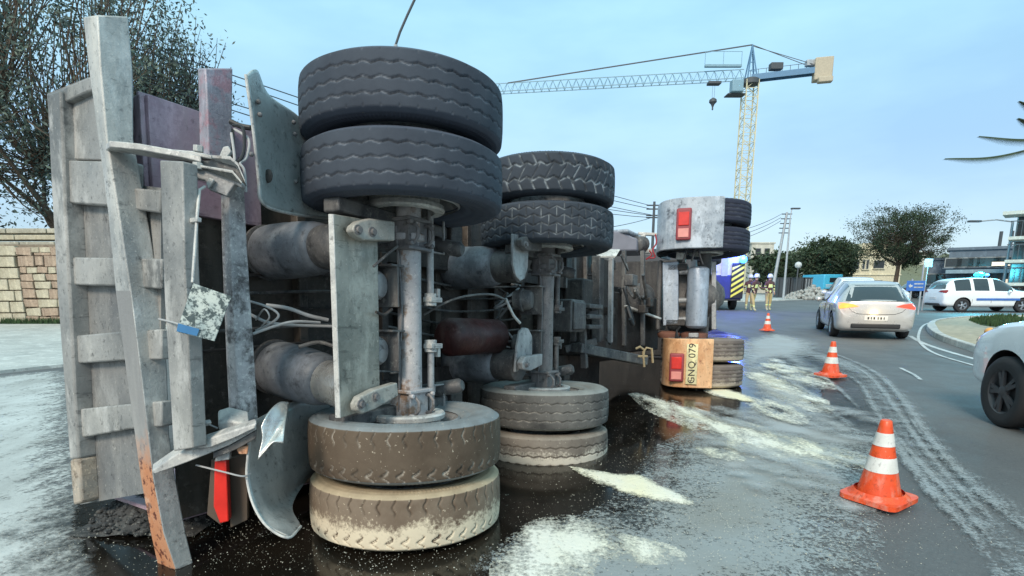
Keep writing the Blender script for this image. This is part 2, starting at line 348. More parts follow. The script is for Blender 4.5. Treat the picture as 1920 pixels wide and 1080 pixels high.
grime('render_pale', (.50, .50, .44), (.58, .57, .50), (.65, .64, .58), (.3, .3, .27), .85, 0, .5, .8, .24, (1, 1, .2))
grime('render_blue', (.24, .34, .40), (.30, .41, .47), (.4, .5, .55), (.12, .18, .22), .8, 0, .5, .8, .24, (1, 1, .2))
grime('render_slate', (.10, .13, .17), (.14, .18, .22), (.22, .26, .3), (.05, .07, .09), .8, 0, .5, .8, .24, (1, 1, .2))
plain('win_dark', (.025, .03, .035), .15)
plain('win_frame', (.3, .31, .3), .5)
plain('leaf_dark', (.028, .050, .024), .7, var=.5)
plain('leaf_olive', (.085, .120, .105), .7, var=.5)
plain('leaf_mid', (.055, .085, .035), .7, var=.5)
plain('leaf_palm', (.05, .075, .04), .6, var=.3)
plain('bark', (.10, .075, .055), .9, var=.3)
plain('twig', (.08, .075, .065), .9, var=.3)
plain('bin_grey', (.06, .07, .08), .6)
plain('rubble', (.34, .34, .32), .9, var=.4)
plain('grass', (.045, .085, .03), .9, var=.4)
plain('island_tan', (.40, .34, .24), .9, var=.25)
plain('line_white', (.52, .54, .54), .7, var=.3)
plain('grain_white', (.45, .44, .37), .9, var=.3)
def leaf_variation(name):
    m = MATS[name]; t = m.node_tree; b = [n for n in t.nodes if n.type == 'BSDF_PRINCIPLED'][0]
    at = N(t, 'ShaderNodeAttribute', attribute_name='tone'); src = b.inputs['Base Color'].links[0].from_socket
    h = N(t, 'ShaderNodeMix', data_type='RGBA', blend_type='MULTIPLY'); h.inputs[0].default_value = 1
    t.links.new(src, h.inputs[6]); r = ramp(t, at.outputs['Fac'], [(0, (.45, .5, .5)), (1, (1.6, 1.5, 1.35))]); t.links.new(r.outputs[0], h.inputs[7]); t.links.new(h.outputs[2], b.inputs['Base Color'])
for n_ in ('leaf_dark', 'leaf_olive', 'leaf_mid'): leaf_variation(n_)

plain('lamp_housing', (.30, .05, .06), .5)
plain('lens_pale_red', (.75, .28, .24), .35)
plain('rust_drum', (.22, .10, .07), .8)
plain('tank_red_bright', (.32, .03, .04), .6)
plain('neck_grey', (.22, .22, .26), .6)
plain('lamp_orange_dim', (.8, .4, .12), .3)
plain('hill', (.16, .17, .11), .95, var=.4)
grime('heap', (.020, .020, .020), (.05, .05, .05), (.16, .16, .15), (.008, .008, .008), .8, 0, 6, .6, .4)
plain('cab_grey', (.05, .055, .065), .5)
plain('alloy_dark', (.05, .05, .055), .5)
def mk_beam_warm_lit():
    m, t, b = newmat('beam_warm_lit'); c = N(t, 'ShaderNodeTexCoord'); s = N(t, 'ShaderNodeSeparateXYZ'); t.links.new(c.outputs['Object'], s.inputs[0])
    n = noise(t, 6, 6, .7); n2 = noise(t, 24, 4, .7, w=3); n3 = noise(t, 3, 4, .6, (1, 1, .2), w=6)
    z = math_(t, 'ADD', s.outputs['Z'], math_(t, 'MULTIPLY', math_(t, 'SUBTRACT', n, .5), .5))
    base = mixc(t, ramp(t, n3, [(.4, (0, 0, 0)), (.6, (1, 1, 1))]).outputs[0], (.50, .21, .10), (.56, .36, .24))  # orange of the warm light on the low end, put into the colour
    base = mixc(t, ramp(t, n2, [(.40, (.95,) * 3), (.47, (0, 0, 0))]).outputs[0], base, (.10, .022, .012))
    base = mixc(t, ramp(t, n, [(.56, (0, 0, 0)), (.66, (.6,) * 3)]).outputs[0], base, (.74, .56, .42))
    c_ = mixc(t, ramp(t, z, [(.42, (0, 0, 0)), (.62, (1, 1, 1))]).outputs[0], base, mixc(t, ramp(t, n3, [(.4, (0, 0, 0)), (.6, (1, 1, 1))]).outputs[0], (.24, .24, .24), (.42, .41, .39))); t.links.new(c_, b.inputs['Base Color']); b.inputs['Roughness'].default_value = .6; bump(t, b, n2, .4, .008)
mk_beam_warm_lit()
# ------------------------------------------------------------------ ground
def mk_asphalt():
    m, t, b = newmat('asphalt')
    n1 = noise(t, .35, 5, .6, coord='World'); n2 = noise(t, 2.2, 6, .65, coord='World', w=3); n3 = noise(t, 75, 3, .8, coord='World', w=5); n4 = noise(t, .9, 6, .6, (1.2, .3, 1), 'World', w=8)
    c = mixc(t, ramp(t, n1, [(.3, (0, 0, 0)), (.7, (1, 1, 1))]).outputs[0], (.092, .094, .096), (.135, .137, .138))
    c = mixc(t, ramp(t, n4, [(.45, (0, 0, 0)), (.75, (.45,) * 3)]).outputs[0], c, (.20, .205, .20))
    c = mixc(t, ramp(t, n3, [(.55, (0, 0, 0)), (.75, (.5,) * 3)]).outputs[0], c, (.26, .26, .25))
    c = mixc(t, ramp(t, n3, [(.30, (.7,) * 3), (.42, (0, 0, 0))]).outputs[0], c, (.035, .037, .04))
    t.links.new(c, b.inputs['Base Color'])
    t.links.new(ramp(t, n2, [(.3, (.60,) * 3), (.7, (.82,) * 3)]).outputs[0], b.inputs['Roughness'])
    bump(t, b, math_(t, 'ADD', n3, math_(t, 'MULTIPLY', n2, .5)), .35, .006)
mk_asphalt()
def sheet_mat(name, col1, col2, rough, soft=.35, amt=1.0, grain=40, stretch=(1, 1, 1), gloss=None, lo=.42, w1=1.3, w2=1.0):
    """thin layer on the road whose ragged edge comes from noise against the painted distance-to-edge attribute"""
    m, t, b = newmat(name)
    out = [n for n in t.nodes if n.type == 'OUTPUT_MATERIAL'][0]
    at = N(t, 'ShaderNodeAttribute', attribute_name='edge')
    n1 = noise(t, 5, 6, .65, stretch, 'World'); n2 = noise(t, grain, 3, .75, coord='World', w=4); n3 = noise(t, 1.6, 5, .6, stretch, 'World', w=6)
    f = math_(t, 'ADD', at.outputs['Fac'], math_(t, 'MULTIPLY', math_(t, 'SUBTRACT', n1, .5), w1))
    f = math_(t, 'ADD', f, math_(t, 'MULTIPLY', math_(t, 'SUBTRACT', n2, .5), w2))
    f = ramp(t, f, [(lo - soft / 2, (0, 0, 0)), (lo + soft / 2, (amt,) * 3)]).outputs[0]
    t.links.new(mixc(t, ramp(t, n3, [(.35, (0, 0, 0)), (.65, (1, 1, 1))]).outputs[0], col1, col2), b.inputs['Base Color'])
    if gloss: t.links.new(ramp(t, n3, [(.35, (gloss[0],) * 3), (.7, (gloss[1],) * 3)]).outputs[0], b.inputs['Roughness'])
    else: b.inputs['Roughness'].default_value = rough
    bump(t, b, math_(t, 'ADD', n2, n1) if not gloss else n3, .5 if not gloss else .12, .008)
    tr = N(t, 'ShaderNodeBsdfTransparent'); mx = N(t, 'ShaderNodeMixShader'); t.links.new(f, mx.inputs[0]); t.links.new(tr.outputs[0], mx.inputs[1]); t.links.new(b.outputs[0], mx.inputs[2]); t.links.new(mx.outputs[0], out.inputs[0])
sheet_mat('oil', (.006, .005, .004), (.014, .011, .008), .1, .25, 1.0, 60, gloss=(.05, .22), lo=.30)
sheet_mat('powder', (.88, .86, .78), (.92, .85, .60), .95, .6, .97, 48, (1.3, .5, 1), w1=1.7, w2=1.5)
sheet_mat('powder_ragged', (.86, .85, .78), (.88, .84, .66), .95, .8, .95, 40, (1.2, .42, 1), w1=2.6, w2=1.8, lo=.50)
sheet_mat('dust', (.40, .44, .45), (.34, .35, .33), .8, .5, .8, 45, (1, 1, 1), lo=.44, w1=1.3, w2=2.4)
sheet_mat('dust_streak', (.50, .53, .54), (.44, .45, .44), .8, .65, .78, 60, (1, 1, 1), lo=.50)
sheet_mat('dust_left', (.62, .64, .62), (.40, .41, .39), .9, .7, .92, 26, (1.3, .6, 1), lo=.50, w1=2.0, w2=2.2)
sheet_mat('dust_track', (.42, .46, .48), (.36, .38, .38), .8, .5, .75, 45, (1, 1, 1), lo=.62, w1=1.2, w2=2.0)
sheet_mat('damp', (.020, .020, .019), (.035, .036, .036), .4, .5, .85, 70, gloss=(.28, .55), lo=.48)

def ground_sheet(name, z, poly, mat, soft=.12, cell=.03, thick=0.0, px=True, label=None, kind='stuff', cat=None):
    """irregular layer; poly = outline (photo measurements on the ground, or metres)"""
    pts = np.array([list(onz(x, y))[:2] if px else [x, y] for x, y in poly])
    pts = np.vstack([catmull(np.vstack([pts, pts[:1]]), 4)])
    lo, hi = pts.min(0) - soft * .3, pts.max(0) + soft * .3
    nx = min(420, max(4, int((hi[0] - lo[0]) / cell))); ny = min(420, max(4, int((hi[1] - lo[1]) / cell)))
    gx = np.linspace(lo[0], hi[0], nx); gy = np.linspace(lo[1], hi[1], ny); X, Y = np.meshgrid(gx, gy, indexing='ij')
    a = pts[:-1]; b = pts[1:]; ins = np.zeros(X.shape, bool); dm = np.full(X.shape, 1e9)
    for (x0, y0), (x1, y1) in zip(a, b):
        if y0 != y1: ins ^= ((Y < y0) != (Y < y1)) & (X < (x1 - x0) * (Y - y0) / (y1 - y0) + x0)
        dx, dy = x1 - x0, y1 - y0; L = dx * dx + dy * dy + 1e-12; t = np.clip(((X - x0) * dx + (Y - y0) * dy) / L, 0, 1)
        dm = np.minimum(dm, np.hypot(X - x0 - t * dx, Y - y0 - t * dy))
    e = np.where(ins, dm, -dm) / soft; keep = (e > -.35); e = np.clip(e * .55 + .35, 0, 1)
    rng = np.random.default_rng(len(name) + nx); zz = z + thick * np.clip(e, 0, 1) * (.6 + .4 * rng.random(X.shape))
    idx = -np.ones(X.shape, int); idx[keep] = np.arange(keep.sum())
    q = np.stack([idx[:-1, :-1], idx[1:, :-1], idx[1:, 1:], idx[:-1, 1:]], -1).reshape(-1, 4); q = q[(q >= 0).all(1)]
    me = bpy.data.meshes.new(name); me.from_pydata(np.stack([X[keep], Y[keep], zz[keep]], -1).tolist(), [], q.tolist())
    at = me.attributes.new('edge', 'FLOAT', 'POINT'); at.data.foreach_set('value', e[keep].astype(np.float32)); me.materials.append(MATS[mat])
    me.polygons.foreach_set('use_smooth', [True] * len(me.polygons))
    o = link(name, me); o['kind'] = kind
    if label: tag(o, label, cat)
    return o
def flat_poly(name, pts, z, mat, thick=0, kind='structure'):
    mb = MB(); p = [Vector((x, y, z)) for x, y in pts]
    if thick: mb.prism(p, (0, 0, thick))
    else: mb.add(p, [tuple(range(len(p)))])
    o = mb.build(name, mat); o['kind'] = kind; return o
G = lambda x, y: tuple(onz(x, y))[:2]
flat_poly('ground', [(-600, -60), (900, -60), (900, 1400), (-600, 1400)], 0, 'asphalt')
# left pavement in front of the stone wall
pv = [G(-400, 700), G(0, 699), G(112, 688), G(420, 640), G(420, 604), G(-400, 612)]
flat_poly('pavement', [G(-900, 715), G(0, 701), G(112, 689), G(600, 650), (-4, 18.6), (-40, 18.6)], 0, 'pavement', .05)
# far pavement on the left of the road ahead
flat_poly('far_pavement', [G(1300, 566), G(1408, 566), G(1520, 562), G(1560, 556), (40, 75), (-10, 75), (6, 46)], 0, 'pavement', .09)
# the roundabout island: kerb ring, paved top, grass
cxy = (31.5, 24.0)
def ell(rx, ry, n=72, c=cxy): return [(c[0] + rx * cos(2 * pi * i / n), c[1] + ry * sin(2 * pi * i / n)) for i in range(n)]
p1 = G(1745, 622); p2 = G(1850, 668); p3 = G(1738, 606)
isl = [G(x, y) for x, y in ((1930, 700), (1850, 669), (1800, 652), (1760, 637), (1741, 624), (1738, 614), (1752, 606), (1785, 601), (1830, 598), (1900, 597), (2000, 598), (2300, 606), (2500, 650), (2300, 760), (2050, 735))]
isl = catmull(isl + isl[:1], 5)[:-1].tolist()
mb = MB(); nI = len(isl); ctr = np.mean(isl, 0)
inn = [tuple(np.array(p) + (ctr - p) / np.linalg.norm(ctr - p) * .22) for p in isl]
V = [Vector((x, y, 0)) for x, y in isl] + [Vector((x, y, .13)) for x, y in isl] + [Vector((x, y, .14)) for x, y in inn] + [Vector((x, y, .02)) for x, y in inn]
mb.add(V, [(k * nI + i, k * nI + (i + 1) % nI, (k + 1) * nI + (i + 1) % nI, (k + 1) * nI + i) for k in range(3) for i in range(nI)])
struct(mb.build('island_kerb', 'kerb', bevel=.015))
flat_poly('island_paving', inn, .10, 'island_tan')
gr = [G(x, y) for x, y in ((1815, 606), (1850, 600), (1900, 599), (1990, 602), (2050, 612), (1980, 622), (1900, 621), (1845, 617))]
grs = catmull(gr + gr[:1], 5)[:-1].tolist()
rng = np.random.default_rng(3); mb = MB(); cg = np.mean(grs, 0)
for i in range(2600):
    a = rng.integers(len(grs)); p = cg + (np.array(grs[a]) - cg) * math.sqrt(rng.random()); h = .06 + .12 * rng.random(); t = rng.random() * 6.3
    mb.add([(p[0] - .03 * cos(t), p[1] - .03 * sin(t), .10), (p[0] + .03 * cos(t), p[1] + .03 * sin(t), .10), (p[0] + .03 * sin(t), p[1], .10 + h)], [(0, 1, 2)])
mb.add([Vector((x, y, .105)) for x, y in grs], [tuple(range(len(grs)))])
struct(mb.build('island_grass', 'grass', smooth=None), 'stuff')
# painted edge lines
def line(name, pts, w, z=.004, mat='line_white'):
    c = catmull([list(G(x, y)) for x, y in pts], 6); mb = MB(); L, Rr = [], []
    for i, p in enumerate(c):
        t = c[min(i + 1, len(c) - 1)] - c[max(i - 1, 0)]; t = t / np.linalg.norm(t); n = np.array([-t[1], t[0]]) * w / 2
        L.append((*(p + n), z)); Rr.append((*(p - n), z))
    m = len(c); mb.add(L + Rr, [(i, i + 1, m + i + 1, m + i) for i in range(m - 1)]); o = mb.build(name, mat); o['kind'] = 'structure'; return o
line('road_line', [(1706, 630), (1730, 643), (1770, 657), (1830, 674), (1900, 692), (1990, 715)], .10)
line('road_line', [(1990, 735), (1900, 706), (1820, 684), (1755, 664), (1728, 646), (1722, 630), (1732, 610), (1760, 600)], .06, .008)
line('road_mark', [(1688, 690), (1712, 702), (1726, 712)], .05)

# layers on the road, lowest first
Z = iter([.004, .008, .012] + list(np.arange(.013, .1, .0007)))
ground_sheet('left_dust', next(Z), [(-260, 720), (0, 706), (118, 700), (128, 790), (135, 880), (150, 950), (240, 960), (160, 1010), (230, 1100), (-500, 1150), (-700, 850)], 'dust_left', .30, .05)
ground_sheet('damp_asphalt', next(Z), [(230, 1300), (120, 1100), (60, 1000), (170, 930), (500, 760), (900, 640), (1250, 600), (1420, 640), (1600, 700), (1640, 800), (1560, 900), (1500, 1000), (1480, 1200), (1300, 1400)], 'damp', .55, .06)
ground_sheet('fuel_spill', next(Z), [(250, 1200), (180, 1060), (150, 985), (160, 945), (300, 880), (500, 720), (800, 640), (1100, 600), (1260, 596), (1400, 640), (1470, 680), (1540, 740), (1440, 790), (1300, 830), (1290, 900), (1180, 960), (1020, 980), (955, 1020), (930, 1100), (900, 1250)], 'oil', .16, .04, label=None)
for nm, pts, m, soft, cell, th in (
    ('dust_film', [(1180, 960), (1300, 820), (1500, 790), (1640, 830), (1600, 960), (1520, 1200), (1000, 1300), (950, 1060)], 'dust', .50, .04, 0),
    ('powder_streak', [(930, 1110), (945, 1050), (975, 1008), (1015, 984), (1065, 976), (1110, 990), (1160, 1010), (1240, 1030), (1268, 1046), (1235, 1056), (1160, 1048), (1110, 1052), (1085, 1100), (1060, 1180), (950, 1200)], 'powder_ragged', .16, .012, .006),
    ('powder_streak', [(1071, 879), (1100, 884), (1150, 892), (1200, 896), (1245, 918), (1280, 934), (1296, 949), (1250, 945), (1205, 936), (1160, 925), (1110, 904)], 'powder', .06, .010, .010),
    ('powder_streak', [(1195, 742), (1240, 752), (1290, 768), (1350, 786), (1420, 806), (1500, 832), (1570, 850), (1630, 868), (1570, 874), (1490, 872), (1420, 856), (1360, 836), (1325, 812), (1270, 790), (1225, 768)], 'powder_ragged', .34, .02, .006),
    ('powder_streak', [(1305, 722), (1345, 728), (1390, 740), (1420, 756), (1380, 752), (1335, 742)], 'powder', .10, .02, .010),
    ('powder_streak', [(1380, 770), (1420, 768), (1480, 790), (1560, 810), (1640, 840), (1560, 835), (1480, 822), (1420, 805)], 'dust_streak', .22, .03, .0),
    ('powder_streak', [(1395, 690), (1430, 690), (1470, 720), (1520, 760), (1590, 800), (1600, 825), (1530, 800), (1470, 770), (1420, 735)], 'dust_streak', .30, .03, .004),
    ('powder_streak', [(1395, 640), (1450, 628), (1500, 636), (1530, 650), (1510, 668), (1450, 676), (1400, 690), (1385, 660)], 'dust_streak', .40, .04, .008),
    ('powder_streak', [(1400, 700), (1440, 705), (1500, 740), (1550, 775), (1500, 765), (1440, 735)], 'powder_ragged', .25, .03, .004),
    ('powder_streak', [(1330, 868), (1380, 862), (1440, 870), (1400, 886), (1350, 884)], 'dust_streak', .14, .02, .006),
    ('powder_streak', [(1480, 868), (1530, 880), (1580, 905), (1530, 905), (1480, 888)], 'dust_streak', .14, .02, .004),
    ('powder_streak', [(1553, 935), (1580, 925), (1605, 945), (1640, 962), (1600, 966), (1565, 952)], 'dust_streak', .10, .02, .004),
    ('wheel_dust_track', [(1480, 652), (1540, 664), (1600, 680), (1650, 712), (1690, 770), (1740, 850), (1820, 930), (1900, 1010), (1980, 1100), (1900, 1100), (1830, 1020), (1760, 940), (1700, 860), (1655, 790), (1620, 730), (1580, 696), (1520, 674)], 'dust_track', .28, .03, 0),
    ('wheel_dust_track', [(1640, 690), (1700, 740), (1740, 800), (1800, 870), (1900, 950), (2000, 1020), (1980, 1040), (1880, 970), (1780, 890), (1720, 820), (1680, 755)], 'dust_track', .16, .03, 0)):
    ground_sheet(nm, next(Z), pts, m, soft, cell, th)
def dust_line(pts, w):
    c = catmull([list(onz(x, y))[:2] for x, y in pts], 4); out, back = [], []
    for i, p in enumerate(c):
        t = c[min(i + 1, len(c) - 1)] - c[max(i - 1, 0)]; t = t / np.linalg.norm(t); n = np.array([-t[1], t[0]]) * w * (.25 + .75 * math.sin(pi * (i + .5) / len(c))); out.append(tuple(p + n)); back.append(tuple(p - n))
    return ground_sheet('wheel_dust_track', next(Z), out + back[::-1], 'dust_track', w * 1.0, .022, 0, px=False)
for pts, w in (([(1470, 650), (1545, 668), (1610, 694), (1650, 730), (1700, 800), (1760, 880), (1840, 960), (1930, 1050)], .05), ([(1500, 650), (1570, 668), (1640, 700), (1690, 750), (1740, 822), (1810, 900), (1910, 990), (1990, 1060)], .06),
               ([(1560, 690), (1610, 720), (1640, 770), (1690, 850), (1750, 930), (1830, 1020), (1880, 1100)], .06), ([(1640, 760), (1680, 820), (1740, 890), (1820, 975), (1900, 1075)], .035),
               ([(1706, 786), (1716, 802), (1732, 826)], .03), ([(1690, 694), (1712, 704), (1728, 716)], .03), ([(1400, 690), (1470, 712), (1530, 750), (1600, 810)], .07), ([(1420, 672), (1500, 690), (1560, 722), (1610, 770)], .05)): dust_line(pts, w)
# thin smears of absorbent dragged along the spill
sr = random.Random(31)
def smear(x, y, L, w, mat, dx=1.0, dy=.30):
    a_, b_ = onz(x, y), onz(x + L * dx, y + L * dy); d = (b_ - a_); n_ = Vector((-d.y, d.x, 0)).normalized(); f, bk = [], []
    for i in range(9):
        t_ = i / 8; c_ = a_.lerp(b_, t_) + n_ * sr.uniform(-.22, .22) * w; h_ = w * (.15 + math.sin(pi * min(1, max(0, t_))) ** .7) * sr.uniform(.5, 1.2); f.append((c_.x + n_.x * h_, c_.y + n_.y * h_)); bk.append((c_.x - n_.x * h_, c_.y - n_.y * h_))
    ground_sheet('powder_streak', next(Z), f + bk[::-1], mat, w * 2.0, .014, 0, px=False)
for k in range(12): smear(1215 + sr.uniform(0, 330), 742 + sr.uniform(0, 110), sr.uniform(60, 190), sr.uniform(.05, .15), sr.choice(['powder_ragged', 'dust_streak', 'dust_streak']))
for k in range(8): smear(1400 + sr.uniform(0, 90), 665 + sr.uniform(0, 90), sr.uniform(50, 120), sr.uniform(.08, .20), sr.choice(['powder_ragged', 'dust_streak']), 1, .55)
for k in range(7): smear(1330 + sr.uniform(0, 260), 860 + sr.uniform(0, 60), sr.uniform(40, 110), sr.uniform(.04, .08), 'dust_streak', 1, .2)
# pale grains scattered over the spill
def grains(name, n, blobs, mat, smin, smax, zb=.012):
    rng = np.random.default_rng(11); mb = MB()
    base = np.array([(1, 0, 0), (-.5, .87, 0), (-.5, -.87, 0), (0, 0, 1)]); fs = [(0, 1, 3), (1, 2, 3), (2, 0, 3)]
    V, F = [], []
    wts = np.array([b[4] for b in blobs]); wts = wts / wts.sum()
    for i in range(n):
        b = blobs[rng.choice(len(blobs), p=wts)]; x = b[0] + rng.normal() * b[2]; y = b[1] + rng.normal() * b[3]
        if y < 620: continue
        p = onz(x, y); s = (smin + (smax - smin) * rng.random() ** 3) ; a = rng.random() * 6.3; R = np.array([[cos(a), -sin(a), 0], [sin(a), cos(a), 0], [0, 0, 1]])
        q = (base * s * rng.uniform(.6, 1.3, (4, 1))) @ R.T + [p.x, p.y, zb]; o = len(V); V += q.tolist(); F += [tuple(k + o for k in f) for f in fs]
    mb.add(V, F); o = mb.build(name, mat, smooth=None); o['kind'] = 'stuff'; return o
grains('spilled_grains', 9000, [(420, 1010, 110, 45, 1), (700, 1060, 130, 25, .8), (1050, 930, 160, 60, .6), (1250, 840, 130, 50, 1.3), (1350, 900, 130, 60, 2.0), (1330, 1000, 200, 60, 2.6), (1500, 1000, 150, 60, 1.0), (1420, 760, 90, 40, .8), (180, 1030, 120, 40, .6), (1260, 790, 60, 25, .5)], 'grain_white', .0012, .0046, .045)
# dark heap of spilled material against the tailgate
rng = np.random.default_rng(5); mb = MB(); hc = onz(235, 990); nn = 46
g = np.linspace(-1, 1, nn); Xh, Yh = np.meshgrid(g, g, indexing='ij'); rr = np.hypot(Xh, Yh)
hz = .13 * np.clip(1 - rr ** 1.6, -.1, 1) + .012 * rng.random((nn, nn)) * (rr < 1) + .02 * np.sin(Xh * 9 + 1) * np.cos(Yh * 7) * (1 - rr)
idx = np.arange(nn * nn).reshape(nn, nn)
mb.add([(hc.x + .12 + x * .34, hc.y + .16 + y * .30, z) for x, y, z in zip(Xh.ravel(), Yh.ravel(), (hz + .03).ravel())], np.stack([idx[:-1, :-1], idx[1:, :-1], idx[1:, 1:], idx[:-1, 1:]], -1).reshape(-1, 4).tolist())
for i in range(700):
    a, q_ = rng.random() * 6.28, rng.random() ** .6; x, y = cos(a) * q_, sin(a) * q_; s = .006 + .018 * rng.random() ** 2
    mb.sphere((hc.x + .12 + x * .36, hc.y + .16 + y * .32, max(.02, .13 * (1 - q_ ** 1.6) + .035)), s, 5, 4, (1, rng.uniform(.6, 1.2), rng.uniform(.5, 1)))
struct(mb.build('spilled_asphalt_heap', 'heap', smooth=30), 'stuff')

# ------------------------------------------------------------------ truck tyres with cut tread
def tri(x): return 2 * np.abs(x - np.floor(x + .5)) * 2 - 1      # -1..1 zigzag
def tyre_mesh(name, kind, mat, nth=720, R=.52, HW=.119, nz=44):
    th = np.arange(nth) / nth * 2 * pi; zt = np.linspace(-HW, HW, nz)
    side = [(.982, 1.03), (.966, 1.07), (.948, 1.12), (.930, 1.17), (.920, 1.160), (.90, 1.205), (.885, 1.195), (.84, 1.215), (.80, 1.205), (.79, 1.185), (.75, 1.165), (.70, 1.10), (.695, 1.075), (.66, 1.03), (.645, 1.04), (.60, .95), (.585, .86), (.56, .80), (.54, .55)]
    prof = [(R * r, -HW * z) for r, z in side[::-1]] + [(R * (1 - .012 * (abs(z) / HW) ** 3), z) for z in zt] + [(R * r, HW * z) for r, z in side]
    prof = np.array(prof); ns = len(side); npf = len(prof)
    TH, Z = np.meshgrid(th, zt, indexing='ij'); u = TH / (2 * pi)
    sm = lambda d, w: np.clip(1.35 - np.abs(d) / w, 0, 1)
    g = np.zeros_like(TH)
    def line(zc, n, amp, w, ph=0, k=1.0): return k * sm(Z - zc - amp * tri(u * n + ph), w)
    if kind == 'zigzag':
        n = 40
        for zc in (-.068, -.004, .060): g = np.maximum(g, line(zc, n, .0058, .0042))
        g = np.maximum(g, sm(((u * n) % 1 - .5) / n * 2 * pi * R, .004) * .5 * (np.abs(Z) > .112))
    elif kind == 'worn':
        n = 44; du = ((u * n + .10 * np.sin(Z * 95)) % 1 - .5) / n * 2 * pi * R
        g = np.maximum(g, sm(du, .0042) * np.clip((Z - .035) / .02, 0, 1) * np.clip(1.2 - np.abs(tri(u * 13)) * .5, 0, 1))
        du = ((u * n + .3 + .22 * np.sin(Z * 120)) % 1 - .5) / n * 2 * pi * R
        g = np.maximum(g, sm(du, .0055) * np.clip((-Z - .05) / .02, 0, 1))
        g = np.maximum(g, .7 * line(-.085, n, .012, .005) * (tri(u * n + .3) > .1))
    elif kind == 'hex':
        n = 30
        for i, zc in enumerate((-.085, -.028, .028, .085)): g = np.maximum(g, line(zc, n, .012, .0042, ph=.5 * (i % 2)))
        for i, (z0, z1) in enumerate(((-.2, -.085), (-.085, -.028), (-.028, .028), (.028, .085), (.085, .2))):
            du = ((u * n + (.5 if i % 2 else 0)) % 1 - .5) / n * 2 * pi * R
            g = np.maximum(g, sm(du, .0042) * ((Z > z0 - .004) & (Z < z1 + .004)))
    elif kind == 'block':
        n = 34
        for zc in (-.05, .05): g = np.maximum(g, line(zc, n, .012, .008))
        du = ((u * n + Z * 5) % 1 - .5) / n * 2 * pi * R; g = np.maximum(g, sm(du, .007) * (np.abs(Z) > .045))
        du = ((u * n - Z * 6 + .3) % 1 - .5) / n * 2 * pi * R; g = np.maximum(g, .8 * sm(du, .005) * (np.abs(Z) < .055))
    elif kind == 'rib':
        for zc in (-.07, -.023, .023, .07): g = np.maximum(g, line(zc, 60, .003, .007))
    rr = np.tile(prof[:, 0], (nth, 1)); zz = np.tile(prof[:, 1], (nth, 1))
    rr[:, ns:ns + nz] -= g * (.010 if kind in ('hex', 'block') else .009)
    ser = .0022 * (np.sin(th * 150) > 0); let = .0016 * (np.sin(th * 23) + np.sin(th * 61 + 1) > .4)
    for q_ in (5, 6):
        zz[:, ns + nz + q_] += ser; zz[:, ns - 1 - q_] -= ser
    for q_ in (8, 9):
        zz[:, ns + nz + q_] += let; zz[:, ns - 1 - q_] -= let
    X = rr * np.cos(th)[:, None]; Y = rr * np.sin(th)[:, None]
    co = np.stack([X, Y, zz], -1).reshape(-1, 3)
    i, j = np.meshgrid(np.arange(nth), np.arange(npf - 1), indexing='ij'); i2 = (i + 1) % nth
    F = np.stack([i * npf + j, i2 * npf + j, i2 * npf + j + 1, i * npf + j + 1], -1).reshape(-1, 4)
    me = bpy.data.meshes.new(name); me.vertices.add(len(co)); me.vertices.foreach_set('co', co.ravel())
    me.loops.add(F.size); me.loops.foreach_set('vertex_index', F.ravel()); me.polygons.add(len(F)); me.polygons.foreach_set('loop_start', np.arange(len(F)) * 4)
    me.update(calc_edges=True); me.polygons.foreach_set('use_smooth', [True] * len(F))
    A = np.zeros((nth, npf)); A[:, ns:ns + nz] = g; at = me.attributes.new('groove', 'FLOAT', 'POINT'); at.data.foreach_set('value', A.ravel().astype(np.float32))
    S = np.zeros((nth, npf)); S[:, :ns] = 1; S[:, ns + nz:] = 1; at = me.attributes.new('side', 'FLOAT', 'POINT'); at.data.foreach_set('value', S.ravel().astype(np.float32))
    me.materials.append(MATS[mat]); me.validate(); return me
T_UP = tyre_mesh('tyre_zigzag', 'zigzag', 'tyre_up')
T_BR = tyre_mesh('tyre_worn', 'worn', 'tyre_brown_lit')
def recol(me, mat): c = me.copy(); c.materials[0] = MATS[mat]; return c
T_PW = recol(T_BR, 'tyre_powder_lit')
T_HX = tyre_mesh('tyre_hex', 'hex', 'tyre_up2', 600)
T_BK = tyre_mesh('tyre_block', 'block', 'tyre_up2', 600)
T_DZ = recol(T_UP, 'tyre_dusty'); T_PZ = recol(T_UP, 'tyre_powder_grey')
T_FR = tyre_mesh('tyre_rib', 'rib', 'tyre_far', 200, nz=30); T_FL = recol(T_FR, 'tyre_far_low')
rim_mb = MB().lathe((0, 0, 0), (0, 0, 1), [(.285, .112), (.296, .104), (.290, .09), (.268, .070), (.262, .0), (.255, -.06), (.20, -.07), (.12, -.07)], 48, False)
RIM = rim_mb.mesh('rim', 'chamber_grey', 50)
drum_mb = MB().lathe((0, 0, 0), (0, 0, 1), [(.12, -.06), (.185, -.055), (.185, .100), (.207, .108), (.212, .130), (.204, .140), (.158, .140), (.150, .06), (.11, .03), (.06, .03)], 48, True)
DRUM = drum_mb.mesh('brake_drum', 'bracket_pale', 40)
def truck_wheel(root, a, u, s, tyre, inner, ang=0, drum=True):
    """inner=+1: the open (inboard) face looks towards +s"""
    w = empty('wheel', Matrix.Translation((a, u, s)) @ Matrix.Rotation(ang, 4, 'Z'), parent=root)
    link('tyre', tyre, w)
    F = Matrix.Identity(4) if inner > 0 else Matrix.Rotation(pi, 4, 'X')
    link('rim', RIM, w, F)
    if drum: link('brake_drum', DRUM, w, F)
    return w

